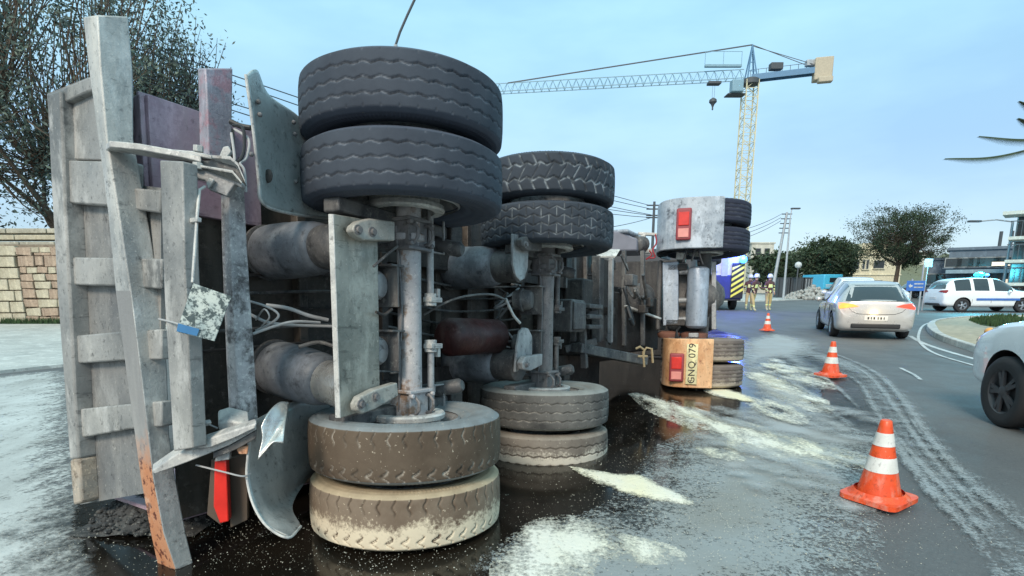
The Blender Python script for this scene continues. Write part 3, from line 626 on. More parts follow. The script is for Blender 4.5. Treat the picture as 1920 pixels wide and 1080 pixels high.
# ------------------------------------------------------------------ the overturned tipper trailer
MT = frame((-.59, 2.935, 0), RAD(30.8))
TR = empty('tipper_trailer', MT, 'overturned grey tipper trailer lying on its side with its axles and underside showing', 'trailer')
tl = lambda p: loc(MT, p)
def LP(px, py, Y): return tl(P(px, py, Y))
def LA(px, py, a): return on_local(MT, px, py, 0, a)
def LU(px, py, u): return on_local(MT, px, py, 1, u)
A2 = 1.648
S1, S2, S3, S4 = .155, .48, 1.836, 2.168
truck_wheel(TR, 0, 0, S1, T_PW, 1, .1, False); truck_wheel(TR, 0, 0, S2, T_BR, 1, .35)
truck_wheel(TR, 0, 0, S3, T_UP, -1, .2); truck_wheel(TR, 0, 0, S4, T_UP, -1, .77, False)
truck_wheel(TR, A2, 0, S1, T_PZ, 1, .5, False); truck_wheel(TR, A2, 0, S2, T_DZ, 1, .9)
truck_wheel(TR, A2, 0, S3, T_HX, -1, .4); truck_wheel(TR, A2, 0, S4, T_BK, -1, .1, False)

def axle(a, big):
    m = 'axle_grey' if big else 'axle_dark'; r = .064
    mb = MB().lathe((a, 0, .40), (0, 0, 1), [(r * .95, 0), (r * .95, .16), (r * 1.25, .165), (r * 1.25, .19), (r * 1.02, .20), (r * 1.0, .9), (r * 1.02, 1.14), (r * 1.35, 1.15), (r * 1.35, 1.18), (r * 1.05, 1.19), (r * 1.05, 1.45)], 32)
    ax = mb.build('axle_beam', m, TR, .003)
    for s in (.66, 1.58):                      # seat blocks that clamp the axle to the trailing arms
        b = MB().box((a, .01, s), (.15, .15, .14)).box((a, .0, s + .075), (.19, .17, .02)).box((a, .0, s - .075), (.19, .17, .02))
        for dx in (-.085, .085):
            for ds in (-.055, .055): b.cyl((a + dx, -.10, s + ds), (a + dx, -.07, s + ds), .014, n=6)
        b.build('axle_seat', 'axle_dark' if s > 1 or not big else 'axle_grey', TR, .005)
    for s0, s1, sa in ((1.27, 1.80, 1.24), (.48, .95, .98)):     # brake camshafts with slack adjusters
        c = MB().cyl((a + .13, -.04, s0), (a + .13, -.04, s1), .020, n=14).cyl((a + .13, -.04, (s0 + s1) / 2), (a + .13, -.04, (s0 + s1) / 2 + .03), .027, n=14).build('camshaft', 'chamber_grey' if big else 'under_mid', TR)
        MB().box((a + .14, -.05, sa), (.10, .06, .028)).cyl((a + .13, -.04, sa - .035), (a + .13, -.04, sa + .035), .035, n=14).box((a + .19, -.03, sa + (.03 if s0 > 1 else -.03)), (.025, .05, .07)).cyl((a + .10, -.07, sa), (a + .18, -.07, sa), .012, n=8).build('slack_adjuster', 'bracket_pale' if big else 'under_mid', TR, .003)
    for s in (1.30, .96):                      # brake chambers
        q = MB().lathe((a - .22, .10, s), (.25, -1, 0), [(.05, -.06), (.075, -.05), (.08, .0), (.09, .005), (.09, .02), (.078, .025), (.075, .07), (.06, .09), (.03, .095)], 28)
        q.build('brake_chamber', 'chamber_grey' if big else 'under_mid', TR)
        MB().box((a - .13, .06, s), (.012, .20, .22)).box((a - .13, .06, s + .105), (.10, .2, .012)).build('chamber_bracket', 'under_mid', TR, .003)
axle(.03, True); axle(A2, False)

def airbag(a, s, r, u0, u1, bright, tilt=0):
    L = u1 - u0
    pf = [(r * .80, L), (r * .90, L * .985), (r * .97, L * .95), (r, L * .88), (r * 1.0, L * .70), (r * .975, L * .64), (r * .96, L * .62), (r * .985, L * .60), (r * .96, L * .50), (r * .93, L * .40), (r * .86, L * .33), (r * .74, L * .30)]
    MB().lathe((a, u0, s), (0, 1, tilt), pf, 40).build('air_spring', 'airbag_rubber', TR, smooth=50)
    MB().lathe((a, u0, s), (0, 1, tilt), [(r * .66, .0), (r * .78, .015), (r * .78, L * .10), (r * .74, L * .30), (r * .70, L * .34)], 36).build('air_spring_piston', 'piston_steel' if bright else 'under_mid', TR, smooth=50)
    MB().lathe((a, u0, s), (0, 1, tilt), [(r * .88, L * .985), (r * 1.02, L * .99), (r * 1.02, L * 1.02), (r * .3, L * 1.03)], 36).build('mounting_plate', 'under_mid', TR)
airbag(-.36, 1.48, .145, .03, .66, False); airbag(-.36, .78, .150, .03, .64, True, .13)
airbag(A2 - .34, 1.55, .165, .03, .70, False); airbag(A2 - .34, .80, .155, .03, .70, False)

# cross plate joining the trailing arms of the rear axle
mb = MB(); c = [LU(625, 401, -.03), LU(708, 415, -.03), LU(713, 762, -.03), LU(638, 784, -.03)]
mb.prism(c, (0, .022, 0)); mb.build('cross_plate', 'plate_grey', TR, .004)
mb = MB(); mb.prism([c[0], c[3], c[3] + Vector((-.012, .022, 0)), c[0] + Vector((-.012, .022, 0))], (.006, 0, 0)); mb.build('cross_plate_flange', 'bracket_pale', TR, .003)
def clamp(pts, u, th, bolts, m='clamp_grey', name='arm_clamp'):
    mb = MB().prism([LU(x, y, u) for x, y in pts], (0, -th, 0)); o = mb.build(name, m, TR, .008, seg=3)
    for x, y in bolts: q = LU(x, y, u - th); MB().lathe(q + Vector((0, .004, 0)), (0, -1, 0), [(.024, 0), (.024, .008), (.015, .0081), (.015, .022)], 12).build('bolt', 'axle_dark', o)
clamp([(649, 425), (660, 416), (680, 411), (727, 417), (727, 453), (668, 452), (655, 444), (647, 434)], -.055, .05, [(671, 431), (698, 435)])
clamp([(655, 757), (662, 743), (690, 729), (732, 716), (734, 741), (690, 766), (666, 775), (656, 768)], -.055, .05, [(677, 758), (704, 744)])
# second axle: rounded spring plates and clamps
for pts in (((962, 438), (992, 445), (990, 500), (984, 522), (976, 527), (968, 518), (962, 495)), ((975, 622), (982, 614), (991, 616), (998, 630), (998, 668), (970, 697), (966, 698), (970, 650))):
    MB().prism([LU(x, y, -.04) for x, y in pts], (0, .02, 0)).build('spring_plate', 'chamber_grey', TR, .004)
clamp([(966, 449), (976, 444), (1006, 449), (1005, 472), (980, 471), (968, 462)], -.06, .05, [(985, 458)], 'under_mid')
clamp([(968, 680), (975, 668), (1007, 663), (1006, 684), (984, 695), (970, 692)], -.06, .05, [(987, 684)], 'chamber_grey')
# trailing arms to the chassis hangers
for ax in (.0, A2):
    for s in (.62, 1.66):
        MB().beam((ax - .45, .06, s), (ax + .5, .12, s), .07, .10, (0, 1, 0)).build('trailing_arm', 'under_mid', TR, .01)
        MB().prism([(ax + .42, .32, s - .05), (ax + .66, .32, s - .05), (ax + .58, .04, s - .05), (ax + .46, .04, s - .05)], (0, 0, .10)).build('hanger_bracket', 'under_dark', TR, .006)
# chassis rails, crossmembers, tank, pipes
for s in (.72, 1.58):
    b = MB().box((2.8, .66, s), (5.4, .13, .02)).box((2.8, .60, s), (5.4, .02, .12)); b.build('chassis_rail', 'under_dark', TR)
for a in (.45, .75, 2.3, 3.4, 4.4): MB().box((a, .64, 1.15), (.06, .12, .85)).build('crossmember', 'under_dark', TR, .006)
MB().lathe((.62, .22, 1.02), (1, 0, .0), [(.02, 0), (.10, .02), (.13, .06), (.13, .62), (.10, .66), (.02, .68)], 32).build('air_tank', 'tank_red', TR)
MB().box((2.45, .18, 1.2), (.30, .22, .30)).box((2.45, .06, 1.2), (.26, .03, .26)).build('valve_box', 'under_mid', TR, .015)
for i, s in enumerate((1.1, 1.2, 1.3)): MB().box((2.85, .1, s), (.34, .10, .045)).build('valve_block', 'under_mid', TR, .01)
# front support frame of the trailer (seen between the wheels and the tractor)
MB().prism([LP(1112, 470, 6.0), LP(1160, 471, 6.0), LP(1152, 484, 5.9), LP(1122, 484, 5.9)], (0.0, -.02, .02)).build('support_head', 'bracket_pale', TR, .004)
MB().beam(LP(1121, 480, 5.95), LP(1121, 640, 5.95), .09, .12, (1, 0, 0)).build('support_leg', 'under_mid', TR, .006)
MB().beam(LP(1146, 484, 5.9), LP(1144, 642, 5.9), .045, .05, (1, 0, 0)).build('support_leg', 'chamber_grey', TR, .004)
MB().box(tuple(LP(1133, 560, 6.2)), (.26, .03, .85)).build('support_and_blocker_panel', 'under_dark', TR, .004)
for (x0, y0, x1, y1, Y, w, m) in ((1075, 640, 1075, 455, 5.6, .05, 'under_mid'), (1096, 690, 1092, 600, 5.5, .06, 'under_mid'), (1060, 540, 1062, 455, 5.3, .03, 'under_mid'), (1080, 592, 1120, 585, 5.6, .05, 'under_mid'), (1060, 655, 1118, 640, 5.6, .07, 'under_mid'),
                                  (1082, 452, 1110, 478, 5.6, .03, 'chamber_grey'), (1100, 430, 1120, 475, 5.7, .03, 'chamber_grey')):
    MB().beam(LP(x0, y0, Y), LP(x1, y1, Y), w, w).build('strut', m, TR, .005)
MB().beam(LP(1080, 652, 5.5), LP(1205, 676, 6.1), .16, .10, (0, 0, 1)).build('front_arm', 'under_mid', TR, .01)
MB().box(tuple(LP(1085, 660, 6.7)), (1.3, .03, 1.0)).build('support_and_blocker_panel', 'under_dark', TR)  # added dark sheet, blocks the pale gap under the trailer
MB().box(tuple(LP(1085, 545, 6.6)), (1.0, .03, 1.25)).build('support_and_blocker_panel', 'under_dark', TR)  # second added dark sheet, closes the gap higher up
MB().box(tuple(LP(1086, 556, 5.6)), (.26, .2, .34)).build('landing_gear_box', 'under_dark', TR, .02)
b = MB()
for pts in (((1208, 688), (1206, 660), (1212, 652), (1222, 654), (1224, 680)), ((1192, 654), (1200, 650), (1208, 656), (1206, 672)), ((1196, 668), (1214, 668))):
    b.tube([LP(x, y, 5.9) for x, y in pts], .013, 8)
b.build('yellow_lit_hook', 'hook_lit_yellow', TR)
# ribs under the body between rear axle and rear beam, and the body itself
UF = .74; FR = 3.3; SB, ST_ = .12, 2.10; AR = -.96
b = MB(); b.box(((AR + FR) / 2 + .05, UF, (SB + ST_) / 2), (FR - AR - .1, .02, ST_ - SB)); b.build('body_floor', 'body_floor', TR)
for k, a in enumerate(np.arange(-.55, 3.2, .42)): MB().box((a, UF - .04, (SB + ST_) / 2), (.06, .06, ST_ - SB - .04)).build('floor_rib', 'body_floor', TR, .006)
for s, nm in ((ST_, 'body_side'), (SB, 'body_side')):
    MB().box(((AR + FR) / 2 + .05, (UF + 1.72) / 2, s), (FR - AR - .1, 1.72 - UF, .02)).build(nm, 'red_paint', TR)
MB().box((FR, (UF + 1.72) / 2, 1.11), (.03, .98, 1.95)).build('body_front', 'red_paint', TR)
# red painted end section of the body seen between the rear beams
b = MB(); tp = [LA(250, 181, AR + .02), LA(296, 182, AR + .02)]
b.box((AR + .03, .92, 1.74), (.02, .40, .75)).box((AR + .10, .74, 1.80), (.16, .02, .66)); b.build('body_corner', 'red_paint', TR, .004)
MB().box((AR + .32, .715, 1.87), (.55, .03, .50)).build('body_corner', 'red_paint', TR, .004)
# tailgate: frame, ribs and recessed panels
A0 = -1.02
def rp(px, py, a=A0): return LA(px, py, a)
b = MB()
def strip(pp, m, name, dep=.05, a=A0, bev=.008):
    MB().prism([LA(x, y, a) for x, y in pp], (dep, 0, 0)).build(name, m, GATE, bev)
GATE = empty('tailgate', Matrix.Identity(4), parent=TR)
strip([(88, 176), (163, 146), (240, 127), (240, 345), (302, 352), (302, 930), (270, 925), (150, 946), (120, 560)], 'gate_recess', 'gate_panel', .02, A0 + .05, 0)
strip([(87, 176), (112, 168), (116, 250), (121, 400), (130, 560), (140, 760), (147, 860), (130, 862), (118, 700), (106, 540), (96, 360)], 'gate_grey', 'gate_frame', .09, A0 - .03, .012)
strip([(130, 862), (147, 860), (153, 942), (137, 948)], 'gate_foot', 'gate_frame', .088, A0 - .03, .012)
strip([(112, 168), (163, 145), (222, 131), (222, 157), (163, 172), (113, 196)], 'gate_grey', 'gate_rail', .06, A0 - .01)
strip([(116, 300), (245, 303), (245, 352), (300, 356), (300, 400), (210, 386), (121, 380)], 'gate_grey', 'gate_rib', .055, A0 - .005, .008)
strip([(113, 197), (163, 173), (242, 153), (242, 303), (116, 298)], 'gate_grey', 'gate_plate', .02, A0 + .02)
strip([(127, 482), (302, 485), (302, 542), (213, 536), (130, 534)], 'gate_grey', 'gate_rib', .055, A0 - .005, .008)
strip([(135, 630), (220, 622), (302, 617), (302, 674), (222, 676), (138, 682)], 'gate_grey', 'gate_rib', .055, A0 - .005, .008)
strip([(141, 768), (235, 758), (302, 752), (302, 800), (240, 805), (145, 822)], 'gate_grey', 'gate_rib', .055, A0 - .005, .008)
# body end post (pale upright between the two rear beams)
b = MB(); cc = [LA(299, 300, -1.07), LA(342, 302, -1.07), LA(345, 480, -1.07), LA(352, 640, -1.07), LA(362, 840, -1.05), LA(325, 846, -1.05), LA(308, 560, -1.07)]
b.prism(cc, (.06, 0, 0)); b.build('body_end_post', 'gate_grey', TR, .006)
# long rear underrun beam, bent, with warm light painted on its lower end
track = [(155, 182, 241, 28, 2.47), (166, 188, 249, 130, 2.46), (184, 200, 251, 262, 2.45), (202, 222, 276, 400, 2.43), (216, 244, 300, 545, 2.41), (235, 262, 314, 690, 2.39), (252, 277, 318, 815, 2.375), (263, 286, 329, 895, 2.365), (282, 306, 349, 1000, 2.355), (297, 329, 364, 1068, 2.35)]
def loft_beam(tr, m, name, du=.15):
    rows = []
    for l, mm, r, py, Y in tr:
        e = LP(mm, py, Y); r_ = LU(r, py + (-6 if py > 1000 else 3 if py < 100 else 0), e.y); l_ = LA(l, py + (4 if py < 100 else 0), e.x)
        r_ = e + (r_ - e) * 1.0; rows.append((l_, e, r_, l_ + (r_ - e)))
    vs = [p for row in rows for p in row]; fs = []
    for i in range(len(rows) - 1):
        for j in range(4): fs.append((i * 4 + j, i * 4 + (j + 1) % 4, (i + 1) * 4 + (j + 1) % 4, (i + 1) * 4 + j))
    fs += [(0, 1, 2, 3), tuple(range(len(vs) - 4, len(vs)))]
    mb = MB().add(vs, fs); return mb
mb = loft_beam(track, 0, 0)
for k, (f) in enumerate(mb.f):                      # rear face of the lowest part gets the painted warm light
    row = k // 4
    if row >= 4 and k % 4 in (0, 3) and k < 4 * 9: mb.mi[k] = 1
mb.build('underrun_beam', ['beam_grey', 'beam_warm_lit'], TR, .006, smooth=25)
# second full-width rear beam with flaking paint
t2 = [(370, 385, 437, 128, 2.58), (372, 388, 436, 190, 2.57), (374, 392, 434, 300, 2.56)]
loft_beam(t2, 0, 0).build('light_beam', 'red_grey', TR, .006, smooth=25)
t3 = [(413, 428, 458, 345, 2.55), (415, 432, 463, 450, 2.53), (419, 437, 470, 560, 2.51), (424, 443, 478, 680, 2.49), (430, 451, 485, 795, 2.47)]
loft_beam(t3, 0, 0).build('light_beam', 'post_speckled', TR, .005, smooth=25)
# upper bracket: arm and two bent gusset plates
def plate(pts, Y0, Y1, th, m, name='bracket_plate', bev=.004, par=None):
    """pts px,py; depth runs from Y0 (first) to Y1 by the third value 0..1"""
    q = [LP(x, y, Y0 + (Y1 - Y0) * t) for x, y, t in pts]
    return MB().prism(q, (0, 0, th)).build(name, m, par or TR, bev)
def bar(px0, py0, Y0, px1, py1, Y1, w, h, m, name, up=(0, 0, 1)): return MB().beam(LP(px0, py0, Y0), LP(px1, py1, Y1), w, h, up).build(name, m, TR, .006)
SU = 1.80
def flat(pts, s, th, m, name, bev=.004, dz=None):
    q = [on_local(MT, x, y, 2, s) if dz is None else LP(x, y, dz) for x, y in pts]
    return MB().prism(q, (0, 0, th)).build(name, m, TR, bev)
# plates lie across the view, nearly edge-on: given by their near edge and a depth towards the back
def edgeplate(edge, back, th, m, name, bev=.004):
    q = [LP(x, y, Y) for x, y, Y in edge]; B = Vector(back); return MB().prism(q + [p + B for p in q[::-1]], (0, 0, th)).build(name, m, TR, bev)
edgeplate([(206, 276, 2.36), (260, 281, 2.37), (345, 296, 2.38), (378, 305, 2.39)], (.05, .16, .02), .026, 'bracket_pale', 'bracket_arm')
edgeplate([(318, 288, 2.40), (360, 291, 2.41), (398, 299, 2.42)], (.05, .12, .01), .018, 'bracket_pale', 'bracket_plate')
edgeplate([(396, 296, 2.40), (432, 298, 2.40), (446, 310, 2.40), (460, 344, 2.40)], (.08, .14, .0), .012, 'bracket_pale', 'bracket_plate')
MB().prism([LP(x, y, 2.42) for x, y in ((325, 305), (400, 300), (432, 300), (446, 312), (459, 345), (450, 345), (440, 322), (380, 318))], (.03, .03, 0)).build('gusset', 'under_mid', TR, .003)
MB().prism([LP(x, y, 2.37) for x, y in ((322, 312), (352, 318), (376, 316), (437, 324), (455, 346), (452, 352), (440, 345), (425, 368), (392, 356), (384, 338), (330, 326))], (.03, .02, 0)).build('gusset', 'chamber_grey', TR, .004)
edgeplate([(372, 313, 2.35), (436, 323, 2.35), (454, 345, 2.35)], (.03, .06, 0), .010, 'bracket_pale', 'bracket_plate')
for x, y in ((341, 322), (371, 311), (372, 279)): MB().cyl(LP(x, y - 6, 2.36), LP(x, y + 6, 2.36), .020, n=6).build('bolt', 'bracket_pale', TR, .002)
MB().prism([LP(x, y, 2.42) for x, y in ((410, 294), (418, 275), (428, 273), (434, 284), (425, 297))], (.02, .02, .0)).build('lug', 'bracket_pale', TR, .004)
MB().prism([LP(x, y, 2.35) for x, y in ((386, 345), (392, 332), (402, 337), (390, 354))], (.02, .02, .0)).build('lug', 'bracket_pale', TR, .004)
# lower bracket
MB().prism([LP(x, y, 2.30) for x, y in ((284, 884), (330, 852), (350, 845), (375, 843), (425, 818), (478, 797), (482, 806), (430, 836), (400, 848), (350, 868), (290, 890))], (.03, .05, .02)).build('bracket_arm', 'bracket_pale', TR, .006)
MB().prism([LP(x, y, 2.27) for x, y in ((368, 836), (380, 826), (440, 806), (482, 793), (478, 804), (440, 822), (395, 840), (372, 842))], (.03, .05, .012)).build('bracket_plate', 'bracket_pale', TR, .006)
MB().prism([LP(x, y, 2.31) for x, y in ((400, 850), (440, 830), (482, 806), (480, 822), (445, 842), (400, 860))], (.03, .05, .0)).build('gusset', 'under_mid', TR, .003)
MB().prism([LP(x, y, 2.36) for x, y in ((408, 795), (430, 788), (470, 797), (440, 812), (412, 812))], (.05, .08, .05)).build('bracket_block', 'bracket_pale', TR, .01)
MB().prism([LP(x, y, 2.33) for x, y in ((442, 838), (466, 836), (464, 852), (448, 852))], (.04, .06, .0)).build('lug', 'warm_lit_orange', TR, .004)
# red tail light slab hanging under the lower bracket with its dark smoked flap
LG = empty('tail_light', Matrix.Identity(4), parent=TR)
MB().prism([LP(x, y, 2.36) for x, y in ((402, 862), (424, 862), (429, 978), (412, 982), (400, 950))], (.04, .04, 0)).build('lens', 'lens_red', LG, .006)
MB().prism([LP(x, y, 2.40) for x, y in ((396, 862), (404, 862), (414, 985), (388, 965))], (.03, .03, 0)).build('mud_flap', 'flap_brown', TR, .003)
MB().prism([LP(x, y, 2.44) for x, y in ((424, 862), (464, 850), (464, 975), (432, 990))], (.03, .03, 0)).build('mud_flap', 'flap_brown', TR, .003)
MB().prism([LP(x, y, 2.34) for x, y in ((406, 852), (430, 846), (430, 862), (402, 866))], (.03, .03, 0)).build('light_bracket', 'bracket_pale', LG, .004)
# dangling dirty number plate, wires and chain
o = MB().prism([LP(x, y, 2.15) for x, y in ((362, 531), (434, 556), (402, 640), (330, 622))], (.004, .004, 0)).build('hanging_plate', 'dirt_plate', TR, .002)
MB().prism([LP(x, y, 2.143) for x, y in ((334, 606), (374, 617), (369, 630), (331, 621))], (.002, .003, 0)).build('plate_badge', 'badge_blue', TR)
MB().tube([LP(384, 350, 2.34), LP(374, 356, 2.3), LP(370, 400, 2.25), LP(366, 460, 2.2), LP(361, 530, 2.16)], .006, 8).build('hanging_rod', 'bracket_pale', TR)
MB().box(tuple(LP(367, 413, 2.24)), (.02, .05, .018)).build('rod_clip', 'bracket_pale', TR, .003)
ch = [LP(*q) for q in ((330, 640, 2.3), (344, 690, 2.3), (352, 720, 2.3), (370, 762, 2.32), (384, 790, 2.33), (408, 803, 2.33))]
MB().tube(catmull(ch, 5), .004, 6).build('chain', 'chamber_grey', TR)
for q in ((352, 720, 2.3), (370, 762, 2.32), (388, 793, 2.33)): MB().box(tuple(LP(*q)), (.03, .02, .022), Matrix.Rotation(.7, 3, 'X')).build('chain_link', 'bracket_pale', TR, .004)
def cable(pts, r=.006, m='cable_pale', par=None, name='cable'): return MB().tube([Vector(p) for p in catmull([LP(*q) for q in pts], 8)], r, 8).build(name, m, par or TR)
cable([(298, 598, 2.35), (330, 606, 2.2), (345, 612, 2.16)], .004)
cable([(437, 235, 2.55), (455, 240, 2.5), (458, 275, 2.48), (450, 300, 2.46), (430, 305, 2.45)], .007, 'black_plastic')
cable([(440, 242, 2.55), (466, 262, 2.5), (462, 295, 2.48), (450, 306, 2.46), (458, 320, 2.46), (461, 360, 2.46)], .006)
cable([(434, 250, 2.6), (440, 300, 2.5), (434, 330, 2.5)], .006)
cable([(432, 228, 2.6), (450, 236, 2.6), (470, 240, 2.6)], .012, 'black_plastic')
cable([(452, 560, 2.7), (500, 575, 2.65), (522, 590, 2.65), (510, 605, 2.65), (480, 620, 2.65)], .006)
cable([(470, 590, 2.7), (505, 605, 2.7), (560, 610, 2.8), (625, 612, 2.9)], .008)
cable([(474, 626, 2.6), (520, 610, 2.65), (555, 603, 2.7), (600, 605, 2.8)], .007)
cable([(500, 572, 2.85), (540, 578, 2.85), (580, 592, 2.85), (615, 600, 2.9)], .010)
cable([(480, 600, 2.7), (495, 580, 2.6), (505, 595, 2.6), (490, 612, 2.65)], .004)
cable([(795, 590, 3.2), (830, 570, 3.2), (870, 556, 3.3), (920, 552, 3.5), (948, 562, 3.7)], .007, 'under_mid')
cable([(948, 560, 3.75), (962, 590, 3.8), (975, 606, 3.85)], .010, 'bracket_pale')
cable([(560, 650, 2.75), (600, 642, 2.8), (640, 655, 2.8)], .010, 'under_mid')
cable([(368, 872, 2.36), (420, 885, 2.3), (455, 893, 2.3), (470, 888, 2.35)], .004)
cable([(700, 500, 2.75), (725, 478, 2.8), (745, 462, 2.9)], .007, 'under_mid')
cable([(705, 585, 2.75), (720, 590, 2.8), (735, 580, 2.85)], .008, 'under_dark')
for i in range(7):
    s = .95 + .1 * i; cable_pts = [(-.9 + .1 * i, .66, s), (.3, .60 + .02 * (i % 3), s + .05), (1.2, .62, s - .04), (2.4, .6, s + .03)]
    MB().tube([Vector(p) for p in catmull(cable_pts, 8)], .009, 6).build('air_line', 'under_mid' if i % 2 else 'under_dark', TR)
# frame loops behind the rear axle
for s in (1.62, .62):
    MB().tube([(.24, .02, s - .1), (.36, .02, s - .1), (.36, .02, s + .12), (.24, .02, s + .12)], .008, 6).build('hose_guard', 'chamber_grey', TR)
# mudguards
def fend(cols, name, m='fender_grey', k=6, th=.008): return sheet([[LP(*q) for q in row] for row in cols], k, th, name, m, TR)
up = fend([[(462, 142, 2.50), (470, 133, 2.54), (478, 130, 2.58), (483, 134, 2.62)],
           [(466, 165, 2.50), (479, 170, 2.56), (495, 172, 2.66), (505, 180, 2.74)],
           [(471, 205, 2.50), (497, 212, 2.62), (535, 215, 2.84), (562, 222, 3.0)],
           [(478, 270, 2.52), (500, 272, 2.64), (545, 275, 2.86), (600, 285, 3.1)],
           [(485, 340, 2.54), (505, 345, 2.64), (550, 350, 2.86), (610, 352, 3.14)],
           [(488, 372, 2.54), (508, 390, 2.62), (560, 402, 2.86), (625, 410, 3.15)]], 'mudguard')
MB().tube([Vector(p) for p in catmull([LP(*q) for q in ((461, 140, 2.49), (470, 205, 2.49), (478, 270, 2.50), (485, 340, 2.53), (488, 373, 2.53), (508, 391, 2.61), (560, 403, 2.85), (625, 411, 3.14))], 6)], .007, 8).build('edge_roll', 'bracket_pale', up)
for q in ((481, 192, 2.54), (548, 230, 2.86), (550, 252, 2.86), (552, 341, 2.86), (484, 216, 2.53), (468, 290, 2.5)): MB().sphere(LP(*q) + Vector((0, -.012, 0)), .011, 8, 6).build('rivet', 'axle_dark', up)
MB().sphere(LP(503, 330, 2.61), .028, 12, 8, (.4, 1, 1.1)).build('torn_hole', 'under_dark', up)
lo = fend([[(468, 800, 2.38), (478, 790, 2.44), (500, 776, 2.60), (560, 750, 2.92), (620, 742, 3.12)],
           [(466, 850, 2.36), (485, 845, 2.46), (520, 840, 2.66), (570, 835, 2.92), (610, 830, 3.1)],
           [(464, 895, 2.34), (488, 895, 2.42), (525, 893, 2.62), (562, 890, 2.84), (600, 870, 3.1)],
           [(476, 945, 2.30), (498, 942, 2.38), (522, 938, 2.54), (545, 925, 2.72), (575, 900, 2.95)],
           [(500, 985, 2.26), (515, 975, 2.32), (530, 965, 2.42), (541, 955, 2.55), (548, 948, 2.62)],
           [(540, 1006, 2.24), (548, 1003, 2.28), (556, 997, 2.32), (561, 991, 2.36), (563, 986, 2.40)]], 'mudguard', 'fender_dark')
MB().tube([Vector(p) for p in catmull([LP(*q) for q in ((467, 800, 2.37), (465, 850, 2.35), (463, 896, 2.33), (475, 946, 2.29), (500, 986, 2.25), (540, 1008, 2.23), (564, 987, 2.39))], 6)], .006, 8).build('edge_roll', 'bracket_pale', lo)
fend([[(489, 800, 2.30), (502, 775, 2.34), (522, 755, 2.42), (541, 754, 2.52)],
      [(492, 822, 2.29), (505, 800, 2.33), (523, 780, 2.38), (538, 775, 2.44)],
      [(486, 848, 2.27), (502, 832, 2.30), (516, 812, 2.34), (534, 800, 2.36)],
      [(484, 862, 2.26), (497, 846, 2.27), (512, 830, 2.29), (531, 831, 2.31)]], 'torn_flap', 'piston_steel', 6, .006)

# extra brake lines, hoses and grease-caked fittings under the trailer
hr = random.Random(12)
for ax in (.03, A2):
    for s in (1.30, .96):
        for k in range(3):
            p0 = Vector((ax - .24 + .03 * k, .18, s + .03 * k - .03)); p3_ = Vector((ax + hr.uniform(-.1, .5), .60, s + hr.uniform(-.25, .25)))
            m1 = p0 + Vector((hr.uniform(-.1, .1), .15, hr.uniform(-.15, .15))); m2 = p3_ + Vector((hr.uniform(-.1, .1), -.12, hr.uniform(-.1, .1)))
            MB().tube([Vector(p) for p in catmull([p0, m1, m2, p3_], 8)], hr.choice((.007, .010, .012)), 7).build('brake_hose', hr.choice(('black_plastic', 'under_mid', 'chamber_grey')), TR)
    for s in (.66, 1.58):
        for dx in (-.06, .06):
            MB().tube([(ax + dx, .16, s - .05), (ax + dx, -.09, s - .05), (ax + dx, -.115, s - .02), (ax + dx, -.115, s + .02), (ax + dx, -.09, s + .05), (ax + dx, .16, s + .05)], .010, 7).build('u_bolt', 'axle_dark', TR)
    MB().tube([Vector(p) for p in catmull([(ax - .07, .02, .62), (ax - .085, .0, .9), (ax - .075, -.01, 1.2), (ax - .08, .02, 1.62)], 8)], .007, 6).build('brake_pipe', 'axle_dark', TR)
    MB().lathe((ax + .30, .30, 1.62), (.1, -.5, -.1), [(.03, 0), (.03, .12), (.045, .13), (.045, .38), (.03, .40)], 16).build('shock_absorber', 'under_mid', TR)
    MB().lathe((ax + .30, .30, .66), (.1, -.5, .1), [(.03, 0), (.03, .12), (.045, .13), (.045, .38), (.03, .40)], 16).build('shock_absorber', 'under_mid', TR)
for k in range(22):                                   # clutter between the second axle and the tractor
    x, y, Y = hr.uniform(1050, 1235), hr.uniform(470, 650), hr.uniform(5.8, 6.8); q = LP(x, y, Y)
    if k % 3 == 0: MB().box(q, (hr.uniform(.06, .22), hr.uniform(.05, .12), hr.uniform(.06, .2))).build('fitting', hr.choice(('under_mid', 'under_dark', 'under_mid')), TR, .012)
    else:
        e = q + Vector((hr.uniform(-.5, .6), hr.uniform(-.1, .2), hr.uniform(-.4, .4))); m_ = (q + e) / 2 + Vector((0, -.05, -.12))
        MB().tube([Vector(p) for p in catmull([q, m_, e], 8)], hr.choice((.010, .014, .02)), 7).build('hose', hr.choice(('black_plastic', 'under_mid', 'under_mid')), TR)
MB().beam(LP(1172, 574, 6.6), LP(1238, 598, 6.9), .05, .03).build('push_rod', 'bracket_pale', TR, .01)
for x in (1062, 1098, 1170, 1205): MB().beam(LP(x, 470, 6.7), LP(x, 648, 6.7), .05, .05, (1, 0, 0)).build('upright', 'under_mid', TR, .008)
MB().lathe(LP(1185, 560, 7.0), (1, 0, .1), [(.05, 0), (.16, .02), (.18, .05), (.18, .4), (.12, .45)], 24).build('brake_cylinder', 'under_mid', TR)
